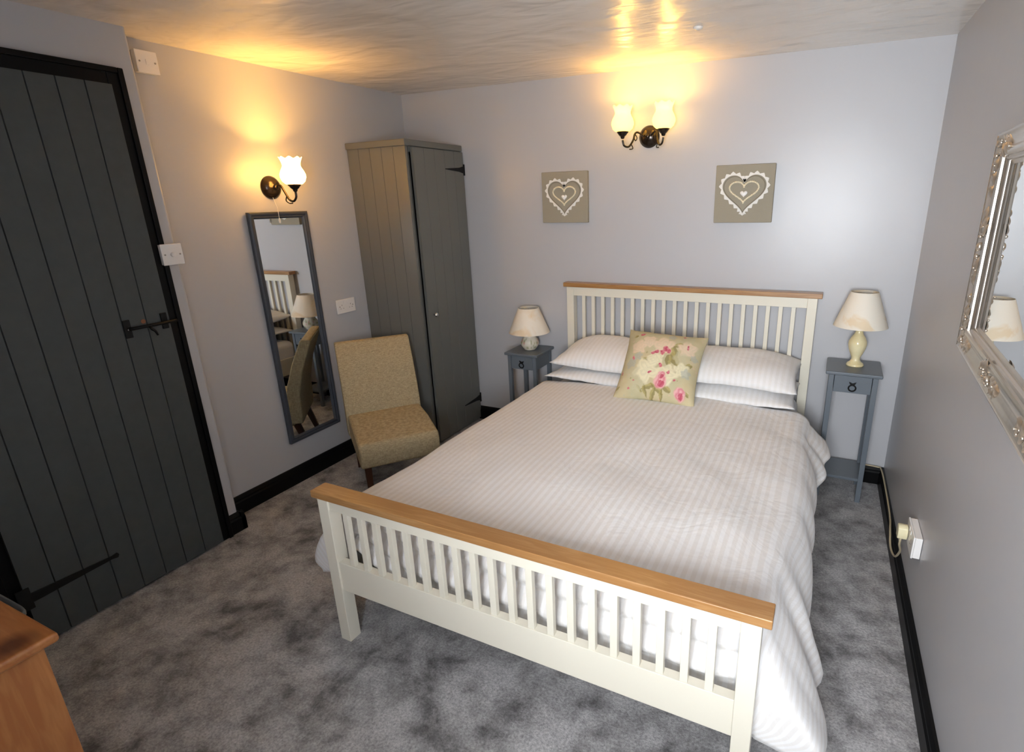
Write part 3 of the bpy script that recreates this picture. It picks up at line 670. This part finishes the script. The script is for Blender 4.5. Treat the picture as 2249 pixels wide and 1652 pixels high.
# ================================================================== nightstands
def ring_pull(parent, x, y, z):
    h = MB()
    h.prism([(-0.013, 0.010), (-0.016, 0.018), (-0.006, 0.014), (0, 0.011), (0.006, 0.014), (0.016, 0.018), (0.013, 0.010), (0.008, 0.002), (-0.008, 0.002)], 1, y - 0.006, y, Matrix.Translation((x, 0, z)))
    h.tube([(x + 0.016 * math.cos(a), y - 0.008 - 0.003 * math.sin(a), z - 0.012 + 0.016 * math.sin(a)) for a in [2 * PI * k / 24 for k in range(24)]], 0.0035, 8, closed=True)
    return h.build('ring_pull', iron_m, parent, smooth=False)
def nightstand(x0, x1, y0, y1, H, label, rz=0.0):
    t = thing('nightstand', label, 'nightstand', ((x0 + x1) / 2, (y0 + y1) / 2, 0), rz)
    hx, hy = (x1 - x0) / 2, (y1 - y0) / 2; ov = 0.016; L = 0.024
    MB().box(-hx, hx, -hy, hy, H - 0.018, H).build('top_board', blue_m, t, bevel=0.005)
    for sx in (-1, 1):
        for sy in (-1, 1):
            a, b = sorted((sx * (hx - ov), sx * (hx - ov - L))); c, d = sorted((sy * (hy - ov), sy * (hy - ov - L)))
            MB().box(a, b, c, d, 0, H - 0.018).build('leg', blue_m, t, bevel=0.0015)
    a = hx - ov - 0.004
    ap = MB(); zb = H - 0.108
    for sx in (-1, 1):
        p, q = sorted((sx * a, sx * (a - 0.014))); ap.box(p, q, -hy + ov + L, hy - ov - L, zb, H - 0.018)
    ap.box(-hx + ov + L, hx - ov - L, hy - ov - 0.018, hy - ov - 0.004, zb, H - 0.018)
    ap.build('apron', blue_m, t)
    dr_ = MB().box(-hx + ov + L + 0.002, hx - ov - L - 0.002, -hy + ov + 0.002, hy - ov - 0.022, zb, H - 0.022).build('drawer', blue_m, t, bevel=0.002)
    ring_pull(dr_, 0.0, -hy + ov + 0.002, H - 0.068)
    MB().box(-hx + ov + 0.003, hx - ov - 0.003, -hy + ov + 0.003, hy - ov - 0.003, 0.118, 0.132).build('shelf', blue_m, t, bevel=0.001)
    return t
nightstand(2.7215, 2.9714, -0.290, -0.026, 0.698, 'blue grey nightstand with drawer right of the bed by the corner', R_(-1.0))
nightstand(0.842, 1.080, -0.264, -0.010, 0.610, 'blue grey nightstand with drawer left of the bed by the wardrobe')

# ================================================================== table lamps
def frustum_shade(r0, r1, z0, z1, m, parent):
    n = 48; mb = MB()
    prof = [(r0, z0), (r1, z1), (r1 - 0.002, z1), (r0 - 0.002, z0)]
    vs = []; fs = []
    for (r, z) in prof:
        for i in range(n): a = 2 * PI * i / n; vs.append((r * math.cos(a), r * math.sin(a), z))
    for k in range(4):
        for i in range(n):
            j = (i + 1) % n; k2 = (k + 1) % 4; fs.append((k * n + i, k * n + j, k2 * n + j, k2 * n + i))
    mb.add(vs, fs); o = mb.build('lamp_shade', m, parent, autosmooth=40)
    sp = MB(); sp.tube([(r1 * 0.97 * math.cos(2 * PI * k / 32), r1 * 0.97 * math.sin(2 * PI * k / 32), z1 - 0.012) for k in range(32)], 0.0012, 6, closed=True)
    for k in range(3):
        a = 2 * PI * k / 3; sp.tube([(0.012 * math.cos(a), 0.012 * math.sin(a), z1 - 0.018), (r1 * 0.97 * math.cos(a), r1 * 0.97 * math.sin(a), z1 - 0.012)], 0.0012, 6)
    sp.build('shade_carrier', chrome_m, o)
    return o
lb = thing('table_lamp', 'table lamp with tall turned onyx base on the right nightstand', 'lamp', (2.850, -0.138, 0.698))
prof = [(0.040, 0), (0.041, 0.006), (0.036, 0.014), (0.025, 0.022), (0.020, 0.034), (0.021, 0.046), (0.030, 0.066), (0.039, 0.090), (0.043, 0.112), (0.041, 0.128), (0.033, 0.146), (0.022, 0.162), (0.017, 0.176), (0.018, 0.190), (0.020, 0.196), (0.014, 0.204)]
MB().lathe(prof, 40).build('lamp_base', onyx_m, lb, smooth=True)
MB().lathe([(0.012, 0.204), (0.012, 0.250), (0.016, 0.252), (0.016, 0.290), (0.010, 0.30)], 20).build('bulb_holder', plastic_m, lb, autosmooth=40)
frustum_shade(0.123, 0.062, 0.205, 0.375, shade_b_m, lb)
la = thing('table_lamp', 'small table lamp with rounded floral ceramic base on the left nightstand', 'lamp', (0.966, -0.137, 0.610)); la.scale = (1.04, 1.04, 1.04)
def vase_pt(z): return z
prof = [(0.037, 0), (0.037, 0.005), (0.041, 0.010), (0.050, 0.020), (0.057, 0.036), (0.058, 0.048), (0.053, 0.064), (0.043, 0.076), (0.038, 0.084), (0.038, 0.104), (0.030, 0.110)]
vs = []; cols = []
vb = MB().lathe(prof, 48); vo = vb.build('lamp_base', attr_mat('floral_ceramic', 'pattern', 0.12), la, smooth=True)
sub = vo.modifiers.new('sub', 'SUBSURF'); sub.levels = 2; sub.render_levels = 2
ca = vo.data.color_attributes.new('pattern', 'FLOAT_COLOR', 'POINT')
for v in vo.data.vertices:
    c = Vector((0.76, 0.70, 0.58)); n_ = nz(v.co.x * 55, v.co.y * 55, v.co.z * 55); n2 = nz(v.co.x * 40 + 9, v.co.y * 40, v.co.z * 40)
    if 0.015 < v.co.z < 0.08 and n_ > 0.28: c = Vector((0.42, 0.40, 0.22))
    if 0.015 < v.co.z < 0.08 and n2 > 0.36: c = Vector((0.62, 0.36, 0.30))
    ca.data[v.index].color = (c.x, c.y, c.z, 1)
MB().lathe([(0.012, 0.108), (0.012, 0.150), (0.016, 0.152), (0.016, 0.185), (0.010, 0.195)], 20).build('bulb_holder', plastic_m, la, autosmooth=40)
frustum_shade(0.128, 0.064, 0.112, 0.265, shade_a_m, la)

# ================================================================== wall lamps
WARM = (1.0, 0.51, 0.10)
def tulip(parent, c, power, hz, glass, bz=0.0):
    """cup, opal tulip glass and bulb standing on point c (bottom of the glass)"""
    T = Matrix.Translation(c)
    MB().lathe([(0.006, -0.034), (0.010, -0.030), (0.012, -0.022), (0.018, -0.018), (0.026, -0.008), (0.032, 0.000), (0.032, 0.004), (0.026, 0.004)], 28, T).build('cup', bronze_m, parent, autosmooth=40)
    outer = [(0.026, 0.000), (0.040, 0.004), (0.053, 0.016), (0.0605, 0.036), (0.060, 0.050), (0.054, 0.066), (0.046, 0.080), (0.042, 0.090), (0.0425, 0.101), (0.046, 0.112), (0.050, 0.121), (0.053, 0.127)]
    inner = [(r - 0.0025, z + 0.001) for r, z in reversed(outer)]
    K = len(outer)
    def rf(k, a, r, z):
        zz = z
        w = max(0.0, (z - 0.085) / 0.043); s = math.cos(8 * a)
        return r * (1 + 0.035 * s * w), z + 0.0045 * s * w * w
    g = MB().lathe(outer + inner, 64, T, cap0=False, cap1=False, rfun=rf).build('glass_shade', glass, parent, smooth=True)
    MB().lathe([(0.010, 0.006), (0.010, 0.030), (0.014, 0.036), (0.017, 0.052), (0.017, 0.070), (0.012, 0.080), (0.003, 0.084)], 20, T @ Matrix.Translation((0, 0, bz))).build('bulb', bulb_m, parent, smooth=True)
    d = bpy.data.lights.new('sconce_light', 'POINT'); d.energy = power; d.color = WARM; d.shadow_soft_size = 0.03
    l = bpy.data.objects.new('sconce_light', d); link(l); l.parent = parent; l.location = Vector(c) + Vector((0, 0, hz))
def dome(parent, rot):
    MB().lathe([(0.058, 0.0), (0.058, 0.004), (0.055, 0.008), (0.050, 0.017), (0.040, 0.027), (0.026, 0.034), (0.014, 0.037), (0.013, 0.046), (0.009, 0.050), (0.002, 0.051)], 40, rot).build('wall_plate', bronze_m, parent, autosmooth=50)
def bez(pts, n=14):
    out = []
    P = [Vector(p) for p in pts]
    for k in range(len(P) - 1):
        p0, p1, p2, p3 = P[max(0, k - 1)], P[k], P[k + 1], P[min(len(P) - 1, k + 2)]
        for i in range(n):
            t = i / n; out.append(0.5 * ((2 * p1) + (p2 - p0) * t + (2 * p0 - 5 * p1 + 4 * p2 - p3) * t * t + (3 * p1 - p0 - 3 * p2 + p3) * t ** 3))
    out.append(P[-1]); return out
# single lamp: local x runs out of the wall
s1 = thing('wall_lamp', 'single bronze wall lamp with lit tulip glass above the long mirror', 'wall lamp', (0.0, -1.098, 1.632))
dome(s1, Matrix.Rotation(PI / 2, 4, 'Y'))
MB().tube(bez([(0.045, 0, 0.0), (0.075, 0, 0.008), (0.098, 0, -0.022), (0.125, 0, -0.062), (0.155, 0, -0.070), (0.176, 0, -0.052), (0.178, 0, -0.026)]), 0.0055, 10).tube(bez([(0.110, 0, -0.045), (0.100, 0, -0.066), (0.120, 0, -0.080), (0.145, 0, -0.080)]), 0.003, 8).build('arm', bronze_m, s1, smooth=True)
tulip(s1, (0.178, 0, 0.008), 36.0, 0.068, opal_a_m)
MB().tube([(0.020, -0.012, -0.05), (0.045, -0.016, -0.10), (0.046, -0.016, -0.155)], 0.0012, 6).lathe([(0.002, 0), (0.005, 0.004), (0.006, 0.018), (0.003, 0.026)], 12, Matrix.Translation((0.046, -0.016, -0.180))).build('pull_cord', plastic_m, s1)
# double lamp: two arms to the sides of the plate
s2 = thing('wall_lamp', 'double bronze wall lamp with two lit tulip glasses on the back wall', 'wall lamp', (1.701, 0.0, 1.858))
dome(s2, Matrix.Rotation(PI / 2, 4, 'X'))
for s in (-1, 1):
    MB().tube(bez([(s * 0.020, -0.040, 0.002), (s * 0.048, -0.060, 0.020), (s * 0.062, -0.070, 0.012), (s * 0.068, -0.080, -0.020), (s * 0.085, -0.100, -0.052), (s * 0.105, -0.120, -0.048), (s * 0.113, -0.125, -0.020)]), 0.0052, 10).tube(bez([(s * 0.058, -0.07, 0.008), (s * 0.050, -0.068, -0.008), (s * 0.056, -0.072, -0.022), (s * 0.064, -0.076, -0.010)], 8), 0.0028, 8).tube(bez([(s * 0.075, -0.09, -0.040), (s * 0.066, -0.088, -0.062), (s * 0.082, -0.10, -0.066)], 8), 0.0028, 8).build('arm', bronze_m, s2, smooth=True)
    tulip(s2, (s * 0.113, -0.125, 0.020), 7.0, 0.100, opal_b_m, 0.022)

# ================================================================== heart pictures
def heart(k, s):
    """k from 0..1 round the heart, s = half width, centred"""
    t = 2 * PI * k
    x = 16 * math.sin(t) ** 3 / 16.0; z = (13 * math.cos(t) - 5 * math.cos(2 * t) - 2 * math.cos(3 * t) - math.cos(4 * t)) / 16.0
    return Vector((x * s, 0, (z + 0.12) * s * 0.98))
def heart_picture(cx_, cz_, w, h_, label):
    t = thing('heart_picture', label, 'picture', (cx_, 0, cz_), 0, 'taupe heart pictures over the bed')
    MB().box(-w / 2, w / 2, -0.026, -0.001, -h_ / 2, h_ / 2).build('canvas', canvas_m, t, bevel=0.003)
    yl = -0.0275; n = 240; lm = MB(); vs = []; fs = []
    sc = 0.112
    # lace ribbon with a toothed outer edge, a thin solid strip
    for layer, yy in ((0, yl + 0.0012), (1, yl - 0.0012)):
        for k in range(n):
            p = heart(k / n, sc); p2 = heart((k + 0.5) / n, sc); p1 = heart((k - 0.5) / n, sc); tg = (p2 - p1).normalized(); nr = Vector((tg.z, 0, -tg.x))
            if nr.dot(p) < 0 and 12 < k < n - 12: nr = -nr
            if k <= 12 or k >= n - 12: nr = Vector((0.35 * (1 if 0 < k <= 12 else -1 if k else 0), 0, 1)).normalized()
            L_ = k / n * 30; tooth = abs((L_ % 1) - 0.5) * 2
            for o in (-0.001, (0.006 + 0.012 * (1 - tooth)) if 3 < k < n - 3 else 0.006):
                q = p + nr * o; vs.append((q.x, yy, q.z))
    for k in range(n):
        j = (k + 1) % n; a, b, c, d = 2 * k, 2 * j, 2 * n + 2 * k, 2 * n + 2 * j
        fs += [(a, b, b + 1, a + 1), (c, c + 1, d + 1, d), (a, c, d, b), (a + 1, b + 1, d + 1, c + 1)]
    lm.add(vs, fs); lm.build('lace_border', lace_m, t)
    sh = MB().tube([heart(k / 120, sc * 0.93) + Vector((0, yl + 0.001, 0)) for k in range(8, 113)], 0.0022, 6); sh.build('inner_seam', mat('taupe_seam', (0.24, 0.21, 0.155), 0.9) if 'taupe_seam' not in bpy.data.materials else bpy.data.materials['taupe_seam'], t)
    bd = MB(); nb = 50
    L = [Vector((p.x, p.y, p.z * 0.80 + 0.014)) for p in (heart(k / 800, 0.074) for k in range(801))]; cum = [0]
    for k in range(800): cum.append(cum[-1] + (L[k + 1] - L[k]).length)
    kk = 0
    for i in range(nb):
        tgt = cum[-1] * i / nb
        while cum[kk] < tgt: kk += 1
        bd.ball(L[kk] + Vector((0, yl - 0.002, -0.004)), 0.0052, 7)
    bd.build('bead_heart', bead_m, t, smooth=True)
    hm = MB(); ring0 = [heart(k / 40, 0.0185) for k in range(40)]; vs = []; fs = []
    prof = [(1.0, 0.0), (1.0, -0.003), (0.8, -0.006), (0.4, -0.008)]
    for sx, yy in prof: vs += [Vector((p.x * sx, yl + yy + 0.001, p.z * sx - 0.001)) for p in ring0]
    for a in range(3):
        for k in range(40):
            j = (k + 1) % 40; fs.append((a * 40 + k, a * 40 + j, (a + 1) * 40 + j, (a + 1) * 40 + k))
    fs.append(tuple(120 + k for k in range(40))); hm.add(vs, fs); hm.build('centre_heart', whiteheart_m, t, smooth=True)
    return t
heart_picture(1.186, 1.551, 0.303, 0.294, 'square taupe picture with lace heart left of the double wall lamp')
heart_picture(2.229, 1.544, 0.298, 0.292, 'square taupe picture with lace heart right of the double wall lamp, over the headboard')

# ================================================================== long wall mirror
lm_ = thing('long_mirror', 'tall narrow mirror in grey frame on the left wall behind the chair', 'mirror', (0.0042, -1.091, 0.88), R_(1.2))
def rect_frame(prof, hy, hz, name, m, parent, axis=1, autos=35):
    """mitred frame in the y-z plane; prof = (inset from outer edge, height off wall)"""
    n = len(prof); vs = []; fs = []
    for (sy, sz) in ((-1, -1), (1, -1), (1, 1), (-1, 1)):
        for (i, h_) in prof: vs.append((axis * h_, sy * (hy - i), sz * (hz - i)))
    for c in range(4):
        d = (c + 1) % 4
        for k in range(n):
            l = (k + 1) % n; fs.append((c * n + k, d * n + k, d * n + l, c * n + l))
    return MB().add(vs, fs).build(name, m, parent, autosmooth=autos)
rect_frame([(0, 0.001), (0, 0.018), (0.006, 0.024), (0.014, 0.022), (0.018, 0.016), (0.026, 0.018), (0.032, 0.012), (0.034, 0.006), (0.034, 0.001)], 0.182, 0.631, 'frame', frame_m, lm_)
MB().box(0.001, 0.007, -0.150, 0.150, -0.600, 0.600).build('glass', mirror_m, lm_)

# ================================================================== ornate mirror on the right wall
om = thing('ornate_mirror', 'ornate silver framed mirror on the right wall', 'mirror', (rx(-1.33) - 0.002, -1.335, 1.388))
om.rotation_euler = (0, 0, R_(-2.9))
MWd, MHt = 0.87, 0.565
fo = bpy.data.objects.new('frame_mount', None)
bpy.data.objects.remove(fo)
def oframe():
    prof = [(0, 0.002), (0, 0.044), (0.003, 0.051), (0.008, 0.053), (0.012, 0.050), (0.024, 0.046), (0.036, 0.043), (0.044, 0.045), (0.050, 0.046), (0.056, 0.044), (0.0600, 0.042), (0.0612, 0.037), (0.066, 0.035), (0.070, 0.031), (0.0710, 0.026), (0.080, 0.023), (0.082, 0.003)]
    n = len(prof); vs = []; fs = []
    for (cy_, cz_, sy, sz) in ((0, -MHt / 2, -1, 1), (-MWd, -MHt / 2, 1, 1), (-MWd, MHt / 2, 1, -1), (0, MHt / 2, -1, -1)):
        for (i, h_) in prof: vs.append((-h_, cy_ + sy * i, cz_ + sz * i))
    for c in range(4):
        d = (c + 1) % 4
        for k in range(n):
            l = (k + 1) % n; fs.append((c * n + k, d * n + k, d * n + l, c * n + l))
    return MB().add(vs, fs).build('frame', silver_m, om, autosmooth=45)
ofr = oframe()
MB().box(-0.023, -0.015, -MWd + 0.079, -0.079, -MHt / 2 + 0.080, MHt / 2 - 0.080).build('glass', mirror_m, om)
rng = random.Random(11)
def leaf(mb, c, ang, l, w, hgt):
    """a raised acanthus leaf lying on the frame (local y-z plane, out of the wall is -x)"""
    vs = []; fs = []; n = 7
    for k in range(n + 1):
        t = k / n; ww = w * math.sin(PI * min(1, t * 0.95 + 0.05)) ** 0.7; up = hgt * math.sin(PI * t) * 0.6
        for s, hh in ((-1, 0), (-0.5, 0.8), (0, 0.55), (0.5, 0.8), (1, 0)):
            bend = 0.25 * l * t * t
            y = c[1] + math.cos(ang) * l * t - math.sin(ang) * (ww * s + bend); z = c[2] + math.sin(ang) * l * t + math.cos(ang) * (ww * s + bend)
            vs.append((c[0] - up * (0.4 + hh), y, z))
    for k in range(n):
        for s in range(4): a = k * 5 + s; fs.append((a, a + 1, a + 6, a + 5))
    mb.add(vs, fs)
def ornament(name, cy_, cz_, dirs, spread):
    mb = MB(); mb.ball((-0.048, cy_, cz_), 0.011, 8, (0.7, 1, 1))
    for d in dirs:
        for q in range(3):
            r = 0.018 + spread * (q + 0.3) / 3
            for sd in (-1, 1):
                leaf(mb, (-0.042, cy_ + math.cos(d) * r * 0.9, cz_ + math.sin(d) * r * 0.9), d + sd * (0.55 - 0.1 * q), 0.050 - 0.006 * q, 0.015, 0.012)
            mb.ball((-0.050 + 0.002 * q, cy_ + math.cos(d) * r, cz_ + math.sin(d) * r), 0.0052 - 0.0008 * q, 7)
        for q in range(5):
            r = spread * rng.random() + 0.01; o = rng.uniform(-0.024, 0.024)
            mb.ball((-0.047 - 0.004 * rng.random(), cy_ + math.cos(d) * r - math.sin(d) * o, cz_ + math.sin(d) * r + math.cos(d) * o), rng.uniform(0.002, 0.004), 6)
    return mb.build(name, orn_m, ofr, smooth=True)
i_ = 0.028
for (cy_, cz_, a, b) in ((-i_, -MHt / 2 + i_, -PI, PI / 2), (-MWd + i_, -MHt / 2 + i_, 0, PI / 2), (-i_, MHt / 2 - i_, PI, -PI / 2), (-MWd + i_, MHt / 2 - i_, 0, -PI / 2)):
    ornament('corner_ornament', cy_, cz_, (a, b), 0.115)
for (cy_, cz_, a, b) in ((-MWd / 2, -MHt / 2 + i_, 0, PI), (-MWd / 2, MHt / 2 - i_, 0, PI), (-i_, 0, PI / 2, -PI / 2), (-MWd + i_, 0, PI / 2, -PI / 2)):
    ornament('side_ornament', cy_, cz_, (a, b), 0.075)

# ================================================================== switches and sockets
def plate(name, label, cat, loc, rz, w, h_, depth, kind):
    """local -y faces the room"""
    t = thing(name, label, cat, loc, rz)
    MB().box(-w / 2 + 0.002, w / 2 - 0.002, -depth + 0.007, -0.001, -h_ / 2 + 0.002, h_ / 2 - 0.002).build('back_box', plastic_m, t, bevel=0.002)
    MB().box(-w / 2, w / 2, -depth, -depth + 0.007, -h_ / 2, h_ / 2).build('face_plate', plastic_m, t, bevel=0.003)
    for s in (-1, 1):
        MB().lathe([(0.0035, 0), (0.0035, 0.0012), (0.002, 0.0016)], 12, Matrix.Translation((s * w * 0.35, -depth, 0)) @ Matrix.Rotation(PI / 2, 4, 'X')).build('screw', plasticw_m, t)
    if kind == 'switch':
        MB().prism([(-depth - 0.0035, 0.010), (-depth - 0.0015, -0.010), (-depth + 0.001, -0.010), (-depth + 0.001, 0.010)], 0, -0.0065, 0.0065).build('rocker', plastic_m, t, bevel=0.001)
    elif kind == 'dimmer':
        MB().lathe([(0.010, 0), (0.0095, 0.009), (0.008, 0.010)], 24, Matrix.Translation((0, -depth, 0)) @ Matrix.Rotation(PI / 2, 4, 'X')).build('dial', plastic_m, t, autosmooth=40)
    else:
        for s in (-1, 1):
            hs = MB()
            hs.box(s * 0.034 - 0.002, s * 0.034 + 0.002, -depth - 0.0004, -depth + 0.001, 0.004, 0.012)
            for q in (-1, 1): hs.box(s * 0.034 + q * 0.011 - 0.003, s * 0.034 + q * 0.011 + 0.003, -depth - 0.0004, -depth + 0.001, -0.014, -0.010)
            hs.build('pin_holes', plasticw_m, t)
            MB().box(s * 0.015 - 0.005, s * 0.015 + 0.005, -depth - 0.002, -depth + 0.001, 0.020, 0.036).build('rocker', plastic_m, t, bevel=0.001)
    return t
E_ = PI / 2       # faces +x
plate('light_switch', 'white light switch high on the left wall near the ceiling', 'light switch', (0.0, -1.597, 2.116), E_, 0.086, 0.086, 0.032, 'switch')
plate('light_switch', 'white dimmer switch beside the plank door frame', 'light switch', (DX, -1.7635, 1.355), E_, 0.086, 0.086, 0.042, 'dimmer')
plate('wall_socket', 'white double socket on the left wall between long mirror and wardrobe', 'socket', (0.0, -0.722, 0.947), E_, 0.147, 0.086, 0.012, 'socket')
plate('wall_socket', 'white double socket low on the right wall with a plug in it', 'socket', (rx(-1.09), -1.092, 0.328), -E_, 0.147, 0.086, 0.030, 'socket')
pgm = MB(); xs = rx(-1.05) - 0.0305
pgm.prism([(-1.037, 0.300), (-1.070, 0.300), (-1.076, 0.318), (-1.072, 0.344), (-1.062, 0.352), (-1.045, 0.352), (-1.035, 0.344), (-1.031, 0.318)], 0, xs - 0.034, xs - 0.001)
po = pgm.build('power_plug', plug_m, bevel=0.004); tag(po, 'cream power plug in the low right socket', 'plug')
xb = XR - 0.026
cb_ = MB().tube(bez([(2.76, -0.012, 0.104), (2.90, -0.012, 0.104), (3.03, -0.024, 0.106), (xb + 0.008, -0.06, 0.108), (xb + 0.013, -0.30, 0.106), (xb + 0.011, -0.55, 0.106), (xb + 0.001, -0.68, 0.112), (xb - 0.003, -0.79, 0.090), (xb + 0.001, -0.89, 0.112), (xb - 0.002, -0.99, 0.20), (xs - 0.018, -1.045, 0.265), (xs - 0.018, -1.053, 0.302)], 12), 0.0042, 8).build('power_cable', cable_m, smooth=True)
tag(cb_, 'beige cable along the right skirting looping up to the plug', 'cable')

# ================================================================== pine chest and bin at the left edge
pc = thing('pine_chest', 'orange pine chest with moulded top at the lower left corner', 'chest', (0, 0, 0))
CX1, CY1, CH = 1.330, -2.810, 0.72
CX0, CY0 = 0.52, -3.42
top = MB(); top.box(CX0 - 0.02, CX1, CY0 - 0.02, CY1, CH - 0.022, CH); top.build('top_board', pine_m, pc, bevel=0.008, seg=4)
MB().box(CX1 - 0.040, CX1 - 0.022, CY0, CY1 - 0.022, 0.0, CH - 0.022).build('side_panel', pineside_m, pc, bevel=0.002)
MB().box(CX0, CX0 + 0.018, CY0, CY1 - 0.022, 0.0, CH - 0.022).build('side_panel', pineside_m, pc, bevel=0.002)
MB().box(CX0 + 0.018, CX1 - 0.040, CY0, CY0 + 0.012, 0.0, CH - 0.022).build('back_panel', pineside_m, pc)
MB().box(CX0 + 0.018, CX1 - 0.040, CY0 + 0.012, CY1 - 0.05, 0.04, 0.055).build('bottom_panel', pineside_m, pc)
for k in range(3):
    z0 = 0.065 + k * 0.213
    d_ = MB().box(CX0 + 0.021, CX1 - 0.043, CY1 - 0.048, CY1 - 0.026, z0, z0 + 0.207).build('drawer', pine_m, pc, bevel=0.003)
    for sx in (0.28, 0.72):
        MB().lathe([(0.008, 0), (0.008, 0.010), (0.018, 0.018), (0.017, 0.028), (0.006, 0.032)], 20, Matrix.Translation((CX0 + (CX1 - CX0) * sx, CY1 - 0.026, z0 + 0.10)) @ Matrix.Rotation(-PI / 2, 4, 'X')).build('knob', pine_m, d_, smooth=True)

bn = MB(); n = 40
def rr(a, hx, hy, r):
    c, s = math.cos(a), math.sin(a); e = 0.28
    return (math.copysign(abs(c) ** e, c) * hx, math.copysign(abs(s) ** e, s) * hy)
vs = []; fs = []
lv = [(0.80, 0.0), (0.80, 0.002), (0.97, 0.300), (1.04, 0.304), (1.05, 0.312), (1.03, 0.320), (0.97, 0.318), (0.94, 0.30), (0.78, 0.012)]
for (k, z) in lv:
    for i in range(n): p = rr(2 * PI * i / n, 0.12 * k, 0.09 * k, 0); vs.append((p[0], p[1], z))
for a in range(len(lv) - 1):
    for i in range(n):
        j = (i + 1) % n; fs.append((a * n + i, a * n + j, (a + 1) * n + j, (a + 1) * n + i))
fs += [tuple(range(n - 1, -1, -1)), tuple((len(lv) - 1) * n + i for i in range(n))]
bno = bn.add(vs, fs).build('waste_bin', bin_m, smooth=True); bno.location = (0.345, -2.705, 0)
tag(bno, 'grey waste bin between the pine chest and the plank door', 'bin')

# small painted cap on the ceiling
cc = MB().lathe([(0.020, 0.0), (0.019, -0.006), (0.012, -0.011), (0.003, -0.013)], 24).build('ceiling_cap', ceil_m, smooth=True)
cc.location = (2.09, -0.654, CZ(2.09, -0.654) + 0.001); tag(cc, 'small round painted cap on the ceiling above the bed', 'ceiling cap')
